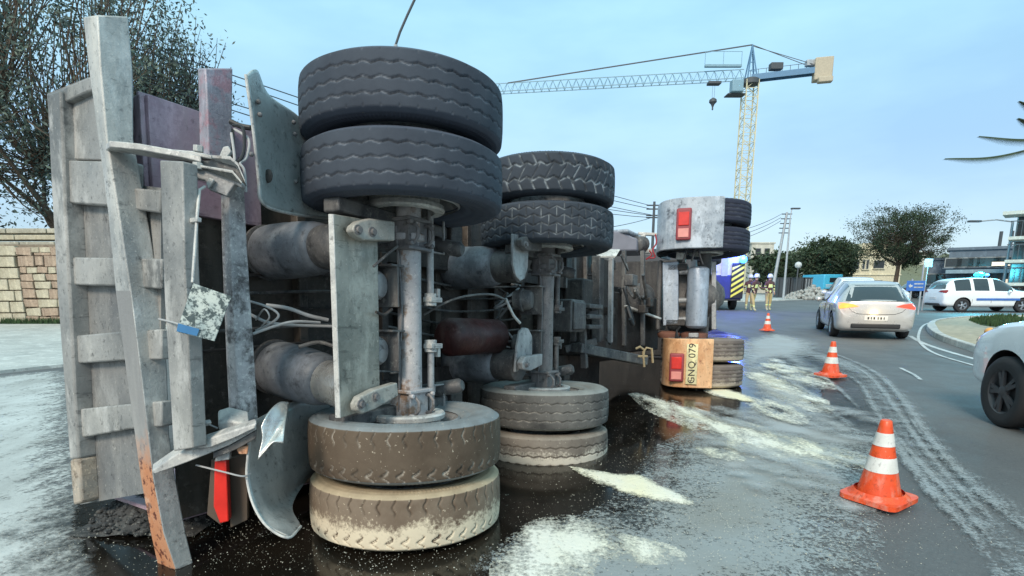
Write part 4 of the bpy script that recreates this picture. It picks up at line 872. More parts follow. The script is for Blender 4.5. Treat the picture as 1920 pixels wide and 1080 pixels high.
# ------------------------------------------------------------------ the tractor unit lying in front of the trailer
MK = frame((2.5, 7.2, 0), RAD(20)); TK = empty('tractor_unit', MK, 'overturned tractor truck on its side showing rear mudguards, air tank and double wheels', 'truck')
KP = lambda px, py, Y: loc(MK, P(px, py, Y))
KA = lambda px, py, a: on_local(MK, px, py, 0, a)
for s, tm, inn in ((S1, T_FL, 1), (S2, T_FL, 1), (S3, T_FR, -1), (S4, T_FR, -1)): truck_wheel(TK, 0, 0, s, tm, inn, s, drum=s in (S2, S3))
for s in (.17, 2.12): truck_wheel(TK, 3.7, .05 if s < 1 else .30, s, T_FR, 1 if s < 1 else -1, .2, drum=False)
def guard(s0, s1, m, u0, u1, name='mudguard'):
    prof = [(-.59, -.28), (-.64, -.05), (-.66, .2), (-.63, .42), (-.52, .58), (-.3, .67), (0, .70), (.3, .66), (.5, .55)]
    c = catmull([(a, u0 + (u + .28) / .98 * (u1 - u0)) for a, u in prof], 4); mb = MB(); th = .02
    out = [Vector((a, u, s0)) for a, u in c]; inn = [Vector((a + (.0 - a) * .035, u + (0 - u) * .035, s0)) for a, u in c]
    mb.prism(out + inn[::-1], (0, 0, s1 - s0)); o = mb.build(name, m, TK, .012, smooth=40); return o
g1 = guard(1.70, 2.30, 'guard_white', -.20, .62); g2 = guard(.02, .62, 'guard_warm_lit', -.15, .49)
def on_guard(px, py): return KA(px, py, -.665)
def rear_lamp(px0, py0, px1, py1, nm='tail_light'):
    r = empty(nm, Matrix.Identity(4), parent=TK)
    a, b = KA(px0, py0, -.68), KA(px1, py1, -.68); c = (a + b) / 2; d = b - a
    MB().box(c, (.05, abs(d.y), abs(d.z))).build('housing', 'lamp_housing', r, .02, seg=3)
    MB().box(c + Vector((-.03, 0, abs(d.z) * .16)), (.012, abs(d.y) * .7, abs(d.z) * .42)).build('lens', 'lens_red', r, .01)
    MB().box(c + Vector((-.03, 0, -abs(d.z) * .28)), (.012, abs(d.y) * .7, abs(d.z) * .28)).build('lens', 'lens_pale_red', r, .01)
rear_lamp(1269, 391, 1295, 450); rear_lamp(1256, 662, 1281, 716)
a, b = KA(1288, 645, -.675), KA(1306, 721, -.675); c = (a + b) / 2; d = b - a
pl = MB().box(c, (.012, abs(d.y), abs(d.z))).build('number_plate', 'plate_yellow', TK, .003)
def text(s, M, size, mat, name, parent, ex=.002, space=1.0):
    cu = bpy.data.curves.new(name, 'FONT'); cu.body = s; cu.size = size; cu.extrude = ex; cu.align_x = 'CENTER'; cu.align_y = 'CENTER'; cu.space_character = space
    tmp = bpy.data.objects.new(name, cu); COL.objects.link(tmp); bpy.context.view_layer.update()
    me = bpy.data.meshes.new_from_object(tmp.evaluated_get(bpy.context.evaluated_depsgraph_get())); bpy.data.objects.remove(tmp); me.materials.clear(); me.materials.append(MATS[mat]); return link(name, me, parent, M)
# letters read upwards: text x axis -> +s, text normal -> -a, so text y -> +u (to the left)
TM = Matrix((( 0, 0, -1), (0, 1, 0), (1, 0, 0))).to_4x4(); TM.translation = c + Vector((-.008, -.004, .01))
text('GNQ 079', TM, .115, 'plate_text', 'plate_lettering', TK, space=1.05)
TM2 = TM.copy(); TM2.translation = c + Vector((-.008, 0, -abs(d.z) * .43)); text('M', TM2, .055, 'plate_text', 'plate_lettering', TK)
# underside between the guards
MB().prism([KA(1242, 492, -.3), KA(1272, 490, -.3), KA(1272, 607, -.3), KA(1243, 611, -.3)], (.12, 0, 0)).build('rear_crossmember', 'tank_blue_grey', TK, .01)
e0, e1 = KA(1310, 500, -.25), KA(1310, 616, -.25); e1.x, e1.y = e0.x, e0.y
MB().lathe(e0, e1 - e0, [(.05, 0), (.10, .008), (.128, .03), (.132, .05), (.132, (e1 - e0).length - .05), (.128, (e1 - e0).length - .03), (.1, (e1 - e0).length - .008), (.05, (e1 - e0).length)], 36).build('air_tank', 'tank_blue_grey', TK)
MB().prism([KA(1334, 490, -.2), KA(1343, 490, -.2), KA(1343, 618, -.2), KA(1334, 618, -.2)], (.1, 0, 0)).build('chassis_post', 'chamber_grey', TK, .006)
MB().prism([KA(1272, 500, -.1), KA(1290, 500, -.1), KA(1290, 600, -.1), KA(1272, 600, -.1)], (.1, 0, 0)).build('chassis_plate', 'under_mid', TK, .006)
for s in (.86, 1.1, 1.46): MB().cyl((-.26, .2, s), (-.24, .30, s), .035, n=12).build('fitting', 'chamber_grey', TK)
MB().lathe((0, 0, .45), (0, 0, 1), [(.07, 0), (.075, .45), (.15, .52), (.24, .62), (.26, .72), (.24, .82), (.15, .92), (.075, 1.0), (.07, 1.45)], 32).build('rear_axle', 'under_mid', TK)
MB().lathe((.1, -.02, 1.17), (0, -1, 0), [(.27, -.2), (.27, 0), (.22, .1), (.1, .15)], 28).build('differential', 'under_mid', TK)
for s in (.82, 1.52): MB().box((2.3, .33, s), (5.2, .24, .08)).build('chassis_rail', 'under_dark', TK, .008)
for a in (.6, 1.4, 2.2): MB().box((a, .33, 1.17), (.1, .2, .7)).build('crossmember', 'under_dark', TK, .008)
MB().box((-.1, .30, 1.66), (.5, .10, .10)).build('spring_hanger', 'bracket_pale', TK, .01)
MB().box((-.25, .10, .66), (.25, .12, .06)).build('spring_hanger', 'chamber_grey', TK, .01)
for k in range(3): MB().box((-.05, .12 + .03 * k, .60), (1.0 - .2 * k, .02, .08)).build('leaf_spring', 'under_mid', TK, .004)
MB().lathe((-.1, .1, .66), (0, 0, 1), [(.16, -.04), (.17, 0), (.17, .02), (.1, .05)], 24).build('brake_drum', 'rust_drum', TK)
MB().lathe((-.1, .42, .66), (0, 0, 1), [(.13, -.04), (.15, 0), (.15, .02), (.1, .05)], 24).build('brake_drum', 'rust_drum', TK)
b = MB()
for q in ([(1300, 452), (1302, 470), (1297, 490)], [(1306, 452), (1312, 478), (1318, 496)], [(1290, 455), (1286, 475), (1280, 492)], [(1275, 612), (1268, 625), (1266, 660)], [(1268, 618), (1272, 640), (1270, 662)]):
    b.tube([Vector(p) for p in catmull([KA(x, y, -.55) for x, y in q], 4)], .012, 6)
b.build('cable', 'black_plastic', TK)
b = MB(); b.tube([Vector(p) for p in catmull([KP(1229, 440, 7.2), KP(1231, 455, 7.1), KP(1224, 468, 7.0), KP(1228, 482, 7.0), KP(1218, 484, 7.0)], 5)], .010, 6); b.tube([Vector(p) for p in catmull([KP(1218, 470, 7.2), KP(1222, 478, 7.1), KP(1212, 486, 7.0)], 5)], .010, 6); b.build('coil_hose', 'tank_red_bright', TK)
MB().beam(KP(1206, 440, 7.4), KP(1208, 472, 7.4), .06, .06).beam(KP(1198, 474, 7.4), KP(1222, 470, 7.4), .05, .06).beam(KP(1196, 438, 7.4), KP(1232, 440, 7.4), .05, .04).build('coupling_frame', 'bracket_pale', TK, .01)
# fifth wheel plate, fuel tank, cab and engine
MB().box((.2, .55, 1.17), (.9, .06, .9)).build('fifth_wheel', 'under_mid', TK, .02)
MB().lathe((1.3, .2, .34), (1, 0, 0), [(.1, 0), (.3, .02), (.32, .05), (.32, 1.1), (.3, 1.13), (.1, 1.15)], 28).build('fuel_tank', 'under_mid', TK)
cb = MB().box((3.6, 1.25, 1.10), (1.9, 2.1, 2.16)); cb.build('cab', 'cab_grey', TK, .12, seg=3)
MB().box((2.64, 1.25, 1.1), (.03, 1.5, 1.7)).build('cab_rear_panel', 'under_dark', TK, .02)
MB().box((3.3, .25, 1.15), (1.6, .8, .9)).build('engine', 'under_dark', TK, .08)
# pale cover on the trailer neck seen past the upper wheels
e = [(1110, 452), (1120, 442), (1150, 432), (1166, 434), (1186, 444), (1195, 447)]
MB().prism([LP(x, y, 6.9) for x, y in e + [(1195, 470), (1112, 472)]], (.5, .1, 0)).build('neck_cover', 'neck_grey', TR, .02, seg=2)
MB().box(tuple(LP(1152, 440, 7.15)), (.42, .5, .05)).build('neck_cap', 'guard_white', TR, .02)
MB().lathe(LP(1192, 458, 7.0), LP(1205, 458, 7.2) - LP(1192, 458, 7.0), [(.02, 0), (.08, .02), (.1, .05), (.1, .22), (.05, .25)], 16).build('neck_light', 'under_mid', TR)
MB().box((4.6, .55, 1.15), (2.6, .5, .75)).build('neck_beam', 'under_dark', TR, .02)

# ------------------------------------------------------------------ cars
def wheel_mesh(r=.33, w=.21):
    ty = MB().lathe((0, 0, 0), (1, 0, 0), [(r * .62, -w / 2 + .01), (r * .8, -w / 2), (r * .93, -w / 2 + .005), (r, -w / 2 + .03), (r, w / 2 - .03), (r * .93, w / 2 - .005), (r * .8, w / 2), (r * .62, w / 2 - .01)], 36, False).mesh('tyre', 'car_tyre', 50)
    q = MB().lathe((0, 0, 0), (1, 0, 0), [(r * .64, -w / 2 + .01), (r * .60, -w / 2 + .02), (r * .56, -w / 2 + .06)], 36, False).lathe((0, 0, 0), (1, 0, 0), [(.03, -w / 2 + .005), (.06, -w / 2 + .02), (.06, -w / 2 + .05)], 20)
    for k in range(5):
        for d in (-.10, .10):
            a = 2 * pi * k / 5 + d; e = 2 * pi * k / 5 + d * 1.5; q.beam((-w / 2 + .025, .04 * cos(a), .04 * sin(a)), (-w / 2 + .03, r * .61 * cos(e), r * .61 * sin(e)), .035, .022, (1, 0, 0))
    dk = MB().lathe((0, 0, 0), (1, 0, 0), [(r * .6, -w / 2 + .055), (r * .3, -w / 2 + .06), (.01, -w / 2 + .06)], 30).mesh('rim_back', 'black_plastic', 40)
    return ty, q.mesh('alloy_rim', 'alloy', 40), dk
CWH = wheel_mesh()
PROF = {
 'hatch': dict(st=[(-2.20, .42, .60, .78, .62, .45), (-2.17, .30, .70, .98, .78, .62), (-2.08, .24, .84, 1.06, .86, .62), (-1.90, .20, .90, 1.20, .885, .58), (-1.55, .19, .93, 1.42, .895, .57), (-1.05, .18, .94, 1.51, .90, .57), (-.3, .18, .93, 1.52, .90, .57), (.25, .18, .91, 1.45, .895, .54), (.75, .18, .90, 1.17, .89, .56), (1.10, .19, .87, .98, .885, .66), (1.6, .20, .78, .88, .865, .66), (1.98, .24, .66, .76, .80, .6), (2.15, .30, .56, .62, .66, .5), (2.2, .36, .48, .52, .5, .4)], wb=(-1.32, 1.36)),
 'suv': dict(st=[(-2.18, .50, .72, .92, .62, .45), (-2.15, .36, .82, 1.10, .80, .60), (-2.05, .30, .94, 1.22, .87, .64), (-1.92, .27, 1.0, 1.42, .90, .62), (-1.6, .26, 1.02, 1.58, .91, .60), (-1.0, .25, 1.03, 1.64, .92, .60), (-.2, .25, 1.02, 1.65, .92, .60), (.35, .25, 1.01, 1.58, .915, .58), (.85, .25, .99, 1.30, .91, .60), (1.12, .26, .97, 1.08, .90, .68), (1.65, .27, .90, 1.0, .88, .68), (2.0, .30, .78, .88, .82, .62), (2.14, .36, .66, .72, .70, .5), (2.18, .42, .56, .6, .52, .4)], wb=(-1.32, 1.34)),
}
def car(name, p, head, kind, paint, label, group='cars on the road', tail='off', plate=True, roofrack=False, sc=1.0):
    """local x = right, y = forward"""
    pr = PROF[kind]; st = np.array(pr['st']); S = catmull(st, 5)
    def ring(row):
        y, zl, zb, zt, wb, wt = row; wt = min(wt, wb * .97)
        half = [(0, zl), (wb * .80, zl), (wb * .955, zl + .07), (wb * .985, zl + (zb - zl) * .42), (wb * 1.0, zl + (zb - zl) * .70), (wb * .985, zb - .03), (wb * .955, zb), ((wb * .955 + wt) / 2 + .012, (zb + zt) / 2 - .01), (wt, zt - .055), (wt * .88, zt - .02), (wt * .5, zt - .004), (0, zt)]
        h = np.array(half); seg = [h[0], h[1]]; c = catmull(h[1:], 3); h2 = np.vstack([h[:1], c]); full = np.vstack([h2, (h2 * [-1, 1])[::-1][1:-1]])
        return np.array([(x, y, z) for x, z in full])
    g = np.array([ring(r) for r in S]); ns, nr = g.shape[:2]
    r = empty(name, Matrix.Translation(p) @ Matrix.Rotation(-head, 4, 'Z') @ Matrix.Scale(sc, 4), label, 'car', group)
    mb = MB(); mb.add(g.reshape(-1, 3).tolist(), [(i * nr + j, i * nr + (j + 1) % nr, (i + 1) * nr + (j + 1) % nr, (i + 1) * nr + j) for i in range(ns - 1) for j in range(nr)] + [tuple(range(nr)), tuple(range((ns - 1) * nr, ns * nr))])
    body = mb.build('body', [paint, 'black_plastic'], r, smooth=35)
    cm = MB()
    for wy in pr['wb']:
        for sx_ in (-1, 1): cm.cyl((sx_ * .60, wy, .335), (sx_ * 1.2, wy, .335), .385, n=40)
    co = cm.build('cut', 'black_plastic', r); bo = body.modifiers.new('b', 'BOOLEAN'); bo.object = co; bo.operation = 'DIFFERENCE'; bo.solver = 'EXACT'; bo.material_mode = 'TRANSFER'
    bpy.context.view_layer.update(); dg = bpy.context.evaluated_depsgraph_get(); me = bpy.data.meshes.new_from_object(body.evaluated_get(dg)); body.modifiers.clear(); body.data = me; bpy.data.objects.remove(co)
    me.polygons.foreach_set('use_smooth', [True] * len(me.polygons)); me.set_sharp_from_angle(angle=RAD(35))
    ys = S[:, 0]
    def patch(nm, y0, y1, j0, j1, mat, off=.004, par=None):
        ii = [i for i in range(ns) if y0 <= ys[i] <= y1]; js = list(range(j0, j1 + 1)); m2 = MB(); V = []
        for i in ii:
            for j in js:
                q = g[i, j % nr]; a = g[min(i + 1, ns - 1), j % nr] - g[max(i - 1, 0), j % nr]; b_ = g[i, (j + 1) % nr] - g[i, (j - 1) % nr]; n = np.cross(b_, a); n = n / (np.linalg.norm(n) + 1e-9)
                if n @ (q - np.array([0, q[1], .7])) < 0: n = -n
                V.append(q + n * off)
        m_ = len(js); m2.add(V, [(a * m_ + b_, a * m_ + b_ + 1, (a + 1) * m_ + b_ + 1, (a + 1) * m_ + b_) for a in range(len(ii) - 1) for b_ in range(m_ - 1)])
        return m2.build(nm, mat, par or r, smooth=35)
    # ring: 0 bottom, 1..31 side to roof centre (catmull x3 over points 1..11): index(point k)=1+3*(k-1)
    K = lambda k: 1 + 3 * (k - 1); top = K(11); belt, roof = K(6), K(8)
    mir = lambda j: nr - j
    a0, a1 = (-1.62, .78) if kind == 'hatch' else (-1.7, .9)
    for (w0, w1) in ((a0, -.95), (-.88, -.12), (-.05, a1)):
        patch('side_window', w0, w1, belt, roof, 'glass_car'); patch('side_window', w0, w1, mir(roof), mir(belt), 'glass_car')
    ry = (-2.09, -1.35) if kind == 'hatch' else (-2.06, -1.62)
    bvh = BVHTree.FromPolygons([tuple(v.co) for v in body.data.vertices], [tuple(f.vertices) for f in body.data.polygons])
    def rear(nm, q4, mat, off=.008, n=(12, 5), d=1):
        """patch on the tail, given as four (x, z) corners, laid on the body surface"""
        V = []
        for i in range(n[0] + 1):
            for j in range(n[1] + 1):
                s_, t_ = i / n[0], j / n[1]; a = Vector(q4[0]).lerp(Vector(q4[1]), s_); b_ = Vector(q4[3]).lerp(Vector(q4[2]), s_); c = a.lerp(b_, t_)
                h = bvh.ray_cast(Vector((c[0], -5 * d, c[1])), Vector((0, d, 0)))[0]; V.append((c[0], (h.y if h else -2.0 * d) - off * d, c[1]))
        m2 = MB(); k = n[1] + 1; m2.add(V, [(i * k + j, (i + 1) * k + j, (i + 1) * k + j + 1, i * k + j + 1) for i in range(n[0]) for j in range(n[1])]); return m2.build(nm, mat, r, smooth=40)
    zr = 0 if kind == 'hatch' else .12
    rear('rear_window', [(-.70, .99 + zr), (.70, .99 + zr), (.52, 1.41 + zr * 1.1), (-.52, 1.41 + zr * 1.1)], 'glass_car')
    for sg in (-1, 1):
        lit = {'off': 'lamp_dull', 'on': 'lamp_red', 'left': 'lamp_orange' if sg < 0 else 'lamp_red'}[tail]
        rear('tail_light', [(sg * .40, .86 + zr), (sg * .84, .79 + zr), (sg * .85, .95 + zr), (sg * .56, .92 + zr)], lit, .014)
        rear('headlight', [(sg * .42, .58 + zr), (sg * .80, .62 + zr), (sg * .80, .72 + zr), (sg * .46, .66 + zr)], 'lamp_glass', .014, d=-1)
    if kind == 'hatch':
        for x0, z0_, x1, z1_ in ((-.62, .80, -.55, .72), (-.55, .72, -.40, .66), (-.40, .66, 0, .645), (0, .645, .40, .66), (.40, .66, .55, .72), (.55, .72, .62, .80)): rear('tailgate_seam', [(x0, z0_), (x1, z1_), (x1, z1_ + .012), (x0, z0_ + .012)], 'black_plastic', .005, (4, 1))
    patch('windscreen', *((.32, 1.02) if kind == 'hatch' else (.4, 1.05)), K(8) + 1, mir(K(8) + 1), 'glass_car')
    for side in (0, 1):
        j0, j1 = K(5), K(7)
        if side: j0, j1 = mir(j1), mir(j0)
    MB().box((0, -2.20 if kind == 'hatch' else -2.18, .56 if kind == 'hatch' else .66), (.52, .02, .12)).build('number_plate', 'plate_white', r, .004)
    MB().box((0, -2.15, .36), (1.1, .14, .12)).build('bumper_trim', 'black_plastic', r, .03)
    for sx_ in (-1, 1):
        MB().sphere((sx_ * 1.0, .62, .98), .10, 10, 8, (1, .6, .75)).build('door_mirror', paint, r)
        for wy in pr['wb']:
            w = empty('wheel', Matrix.Translation((sx_ * .80, wy, .33)) @ (Matrix.Rotation(pi, 4, 'Z') if sx_ > 0 else Matrix.Identity(4)), parent=r)
            for nm, me in zip(('tyre', 'alloy_rim', 'rim_back'), CWH): link(nm, me, w)
        # door seams and handles
        b = MB()
        for y in (-.92, -.08): b.box((sx_ * .905, y, .66), (.012, .010, .44))
        b.build('door_seam', 'black_plastic', r)
        for y in (-.80, .05): MB().box((sx_ * .905, y + .1, .80), (.03, .16, .025)).build('door_handle', paint, r, .006)
    if roofrack:
        for sx_ in (-1, 1): MB().beam((sx_ * .5, -1.5, 1.69), (sx_ * .5, .2, 1.69), .03, .03).build('roof_rail', 'black_plastic', r)
    return r
plain('lamp_dull', (.25, .02, .02), .2); plain('lamp_glass', (.5, .52, .55), .15)
sed = car('silver_hatchback', onz(1634, 638) + Vector((.85, 1.95, 0)), RAD(22), 'hatch', 'car_silver', 'silver hatchback with glowing tail lights driving away past the cones', tail='left', sc=.93)
MB().beam((-.25, -2.02, 1.075), (.28, -2.06, 1.02), .03, .02).build('rear_wiper', 'black_plastic', sed)
b = MB()
for k in range(6): b.box((-.17 + .065 * k + (.02 if k > 2 else 0), -2.213, .56), (.022 if k % 2 else .034, .004, .06))
b.build('plate_characters', 'plate_text', sed)
ld = bpy.data.lights.new('tail_fill', 'POINT'); ld.energy = 3.0; ld.color = (1, .72, .35); ld.shadow_soft_size = .1; lo_ = bpy.data.objects.new('tail_fill', ld); COL.objects.link(lo_); lo_.parent = sed; lo_.location = (0, -2.55, .72)  # added warm fill for the sheen on the tail
ld = bpy.data.lights.new('indicator_lamp', 'POINT'); ld.energy = 2.0; ld.color = (1, .4, .08); ld.shadow_soft_size = .08; lo_ = bpy.data.objects.new('indicator_lamp', ld); COL.objects.link(lo_); lo_.parent = sed; lo_.location = (-.78, -2.35, .95)
car('white_suv', onz(1600, 596) + Vector((1.6, 3.0, 0)), RAD(24), 'suv', 'car_white', 'white car almost hidden in front of the silver hatchback, its roof showing above', tail='on')
pol = car('police_suv', onz(1834, 584), RAD(97), 'suv', 'car_white', 'white police car with a glowing cyan roof beacon crossing beyond the island', roofrack=False)
bar_ = empty('light_bar', Matrix.Identity(4), parent=pol)
MB().box((0, -.2, 1.70), (.9, .22, .07)).build('bar_base', 'black_plastic', bar_, .02)
MB().sphere((0, -.2, 1.80), .15, 16, 10, (2.4, .9, .8)).build('beacon_lens', 'beacon_cyan', bar_)
MB().sphere((.1, .1, 1.79), .07, 12, 8, (2, 1, .9)).build('beacon_lens', 'beacon_core', bar_)
MB().box((0.93, .2, .62), (.01, 1.9, .10)).box((-0.93, .2, .62), (.01, 1.9, .10)).build('side_stripe', 'sign_blue', pol)
ld = bpy.data.lights.new('beacon_light', 'POINT'); ld.energy = 900; ld.color = (.1, .75, 1); ld.shadow_soft_size = .3; lo_ = bpy.data.objects.new('beacon_light', ld); COL.objects.link(lo_); lo_.parent = pol; lo_.location = (0, -.2, 2.3)
car('grey_car', onz(1720, 572) + Vector((0, 3, 0)), RAD(200), 'hatch', 'car_white', 'pale car coming round the roundabout behind the blue direction sign', tail='off')
car('far_car', onz(1775, 560) + Vector((0, 3, 0)), RAD(95), 'hatch', 'car_dark', 'dark car parked by the lit shops behind the police car')
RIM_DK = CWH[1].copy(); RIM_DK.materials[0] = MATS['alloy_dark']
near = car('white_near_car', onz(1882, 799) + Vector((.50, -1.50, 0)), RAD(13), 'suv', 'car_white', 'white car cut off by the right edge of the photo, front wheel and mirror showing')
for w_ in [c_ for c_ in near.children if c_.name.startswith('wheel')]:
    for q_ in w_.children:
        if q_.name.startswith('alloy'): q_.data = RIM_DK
MB().sphere((-.70, 2.02, .84), .05, 10, 8, (.9, .9, .8)).build('indicator', 'lamp_orange_dim', near)
# ------------------------------------------------------------------ fire engine
F0 = onz(1346, 583); MF = Matrix.Translation(F0) @ Matrix.Rotation(RAD(-10), 4, 'Z')
FE = empty('fire_engine', MF, 'blue and white fire engine with chevron tail and glowing blue beacon behind the overturned truck', 'fire engine')
MB().box((0, 4.2, 1.9), (2.5, 7.2, 2.6)).build('body', 'fire_white', FE, .06)
MB().box((0, 9.0, 1.6), (2.4, 2.2, 2.2)).build('cab', 'fire_blue', FE, .15)
MB().box((0, .58, 1.2), (2.52, .06, 1.2)).build('rear_panel', 'fire_blue', FE, .03)
MB().box((0, 4.3, .75), (2.4, 7.4, .5)).build('chassis', 'steel_dark', FE, .03)
cv = empty('chevron_panel', Matrix.Translation((.95, .52, 1.52)), parent=FE)
MB().box((0, 0, 0), (.60, .03, 1.75)).build('panel', 'black_plastic', cv)
for k in range(6):
    z = -.72 + .28 * k; zz = lambda v: max(-.86, min(.86, v))
    MB().prism([(-.29, -.02, zz(z - .16)), (.29, -.02, zz(z + .22)), (.29, -.02, zz(z + .36)), (-.29, -.02, zz(z - .02))], (0, -.012, 0)).build('chevron_stripe', 'chev_yellow', cv)
MB().box((.3, .55, 2.2), (.3, .04, .9)).box((-.5, .55, 2.0), (.9, .04, .06)).build('rear_ladder', 'galv', FE)
for x in (-1.05, 1.05):
    for y in (1.9, 8.4):
        w = empty('wheel', Matrix.Translation((x, y, .5)) @ (Matrix.Rotation(pi, 4, 'Z') if x > 0 else Matrix.Identity(4)) @ Matrix.Scale(1.5, 4), parent=FE)
        for nm, me in zip(('tyre', 'alloy_rim', 'rim_back'), CWH): link(nm, me, w)
bc = MB().sphere((1.13, .35, 2.56), .19, 16, 10).build('beacon', 'beacon_core', FE)
MB().sphere((-1.05, .55, 2.78), .12, 16, 10).build('beacon', 'beacon_blue', FE)
MB().box((0, .9, 2.93), (2.0, .25, .1)).build('beacon_strip', 'beacon_blue', FE, .02)
for nm, lx, e, c_, yy in (('beacon_light', 1.05, 260, (.05, .12, 1), .1), ('beacon_light', .2, 120, (.05, .1, 1), -2.5)):
    ld = bpy.data.lights.new(nm, 'POINT'); ld.energy = e; ld.color = c_; ld.shadow_soft_size = .2; lo_ = bpy.data.objects.new(nm, ld); COL.objects.link(lo_); lo_.parent = FE; lo_.location = (lx, yy, 2.7)
b = MB()
for k in range(5): b.box((1.256, 1.4 + k * 1.4, 1.9), (.02, 1.25, 1.5))
b.build('locker_shutter', 'galv', FE, .01)

# ------------------------------------------------------------------ firefighters
def person(p, head, label, lean=0.0, stride=.12, arm=(.25, .3), trouser='trousers'):
    r = empty('person', Matrix.Translation(p) @ Matrix.Rotation(-head, 4, 'Z'), label, 'firefighter', 'firefighters beside the fire engine')
    L = lean
    J = [((0, 0, .95), .15), ((0, L * .3, 1.15), .15), ((0, L * .7, 1.38), .17), ((0, L, 1.52), .07), ((0, L + .01, 1.60), .075), ((0, L + .02, 1.70), .10), ((0, L + .02, 1.77), .075)]
    E = [(0, 1), (1, 2), (2, 3), (3, 4), (4, 5), (5, 6)]
    for sx_ in (-1, 1):
        y = stride * sx_; o = len(J)
        J += [((sx_ * .10, 0, .88), .11), ((sx_ * .12, y * .5 + .02, .50), .075), ((sx_ * .13, y, .12), .055), ((sx_ * .13, y + .12, .05), .05)]; E += [(0, o), (o, o + 1), (o + 1, o + 2), (o + 2, o + 3)]
        o = len(J); a = arm[0 if sx_ < 0 else 1]
        sh, el, wr = (sx_ * .20, L * .8, 1.42), (sx_ * .27, L * .8 - .02 + a * .3, 1.16), (sx_ * .25, L + a, .96 + a * .5)
        J += [(sh, .07), (el, .052), (wr, .036)]; E += [(2, o), (o, o + 1), (o + 1, o + 2)]
        pm = len(J); J += [((wr[0], wr[1] + .03, wr[2] - .06), .034)]; E += [(o + 2, pm)]
        for k in range(4):
            f0 = len(J); dx = (k - 1.5) * .018; ln = (.06, .075, .07, .055)[k]
            J += [((wr[0] + dx, wr[1] + .05, wr[2] - .10 - ln * .3), .009), ((wr[0] + dx, wr[1] + .045, wr[2] - .10 - ln), .008)]; E += [(pm, f0), (f0, f0 + 1)]
        f0 = len(J); J += [((wr[0] - sx_ * .04, wr[1] + .05, wr[2] - .08), .010)]; E += [(pm, f0)]
    me = bpy.data.meshes.new('body'); me.from_pydata([j[0] for j in J], E, []); o = link('body', me, r)
    md = o.modifiers.new('s', 'SKIN'); 
    for i, (c_, rad) in enumerate(J): me.skin_vertices[0].data[i].radius = (rad, rad * (.8 if i in (0, 1, 2) else 1))
    me.skin_vertices[0].data[0].use_root = True; md.use_smooth_shade = True
    o.modifiers.new('sub', 'SUBSURF').levels = 1; o.modifiers['sub'].render_levels = 1
    bpy.context.view_layer.update(); dg = bpy.context.evaluated_depsgraph_get(); m2 = bpy.data.meshes.new_from_object(o.evaluated_get(dg)); o.modifiers.clear(); o.data = m2
    m2.materials.clear()
    for m in ('jacket', trouser, 'boots', 'skin', 'reflective'): m2.materials.append(MATS[m])
    for f in m2.polygons:
        c_ = f.center; z = c_.z; k = 0
        if z > 1.56: k = 3
        elif abs(c_.x) > .2 and z < 1.0 and z > .6: k = 3
        elif z < .24: k = 2
        elif z < .90: k = 4 if .27 < z < .33 else 1
        elif .98 < z < 1.03 or 1.22 < z < 1.27 or (abs(c_.x) > .22 and 1.08 < z < 1.12): k = 4
        f.material_index = k; f.use_smooth = True
    MB().lathe((0, L + .01, 1.69), (0, 0, 1), [(.125, -.03), (.15, .0), (.125, .02), (.12, .08), (.085, .14), (.03, .165)], 24).box((0, L + .01, 1.80), (.02, .24, .07)).build('helmet', 'helmet', r)
    MB().box((0, L + .125, 1.69), (.13, .03, .05)).build('visor', 'glass_car', r, .01)
    MB().sphere((0, L + .115, 1.655), .014, 6, 5).build('nose', 'skin', r)
    MB().box((0, L * .6 - .16, 1.22), (.22, .10, .42)).build('air_pack', 'steel_dark', r, .03)
    return r
person(onz(1403, 581), RAD(200), 'firefighter in tan trousers nearest the fire engine, partly behind a colleague', .05, .16, (.2, .3))
person(onz(1410, 584), RAD(150), 'stepping firefighter with white helmet beside the chevron panel', .12, .20, (.35, .1))
person(onz(1439, 583), RAD(170), 'lone firefighter in tan trousers standing behind the far cone', .0, .07, (.05, .22))

# ------------------------------------------------------------------ stone wall on the left
YW = 18.3; WALL = empty('stone_wall', (0, 0, 0), 'tall dry stone and block wall behind the left pavement', 'wall')
xa = P(-330, 560, YW).x; xb = P(620, 560, YW).x
MB().box(((xa + xb) / 2, YW + .35, 1.30), (xb - xa, .5, 2.6)).build('wall_core', 'mortar', WALL)
rng = random.Random(4); z = .05; row = 0
mb_st = {}
def stone(x0, x1, z0, z1, mat, rough):
    c = ((x0 + x1) / 2, YW + .06 + rng.uniform(-.02, .03), (z0 + z1) / 2); mb = MB().box((0, 0, 0), (x1 - x0 - .03, .22, z1 - z0 - .03))
    mb.v = [(v[0] + rng.uniform(-1, 1) * rough, v[1] + rng.uniform(-1, 1) * rough * .6, v[2] + rng.uniform(-1, 1) * rough) for v in mb.v]
    me = mb.mesh('stone', mat, 30); o = link('stone', me, WALL, Matrix.Translation(c)); bv = o.modifiers.new('b', 'BEVEL'); bv.width = .02; bv.segments = 2
xs = P(45, 560, YW).x
while z < 2.35:
    hgt = rng.uniform(.34, .38); x = xa
    while x < xs - .1:
        w = rng.uniform(.5, .75); x1 = min(x + w, xs); stone(x, x1, z, z + hgt, 'stone_a', .006); x = x1
    z += hgt
z = .05
while z < 2.35:
    hgt = rng.uniform(.22, .36); x = xs
    while x < P(330, 560, YW).x:
        w = rng.uniform(.25, .62); stone(x, x + w, z, z + hgt, rng.choice(['stone_b', 'stone_b', 'stone_a']), .025); x += w
    z += hgt
for k, (h0, dy, m) in enumerate(((2.42, .0, 'stone_a'), (2.62, .25, 'concrete_wall'), (2.86, .55, 'stone_a'), (3.1, .9, 'concrete_wall'))):
    x = xa
    while x < xb: w = 1.1 + .5 * rng.random(); MB().box((x + w / 2, YW + dy + .3, h0), (w - .03, .7, .16)).build('coping_stone', m, WALL, .02); x += w
rg = np.random.default_rng(8); mb = MB()
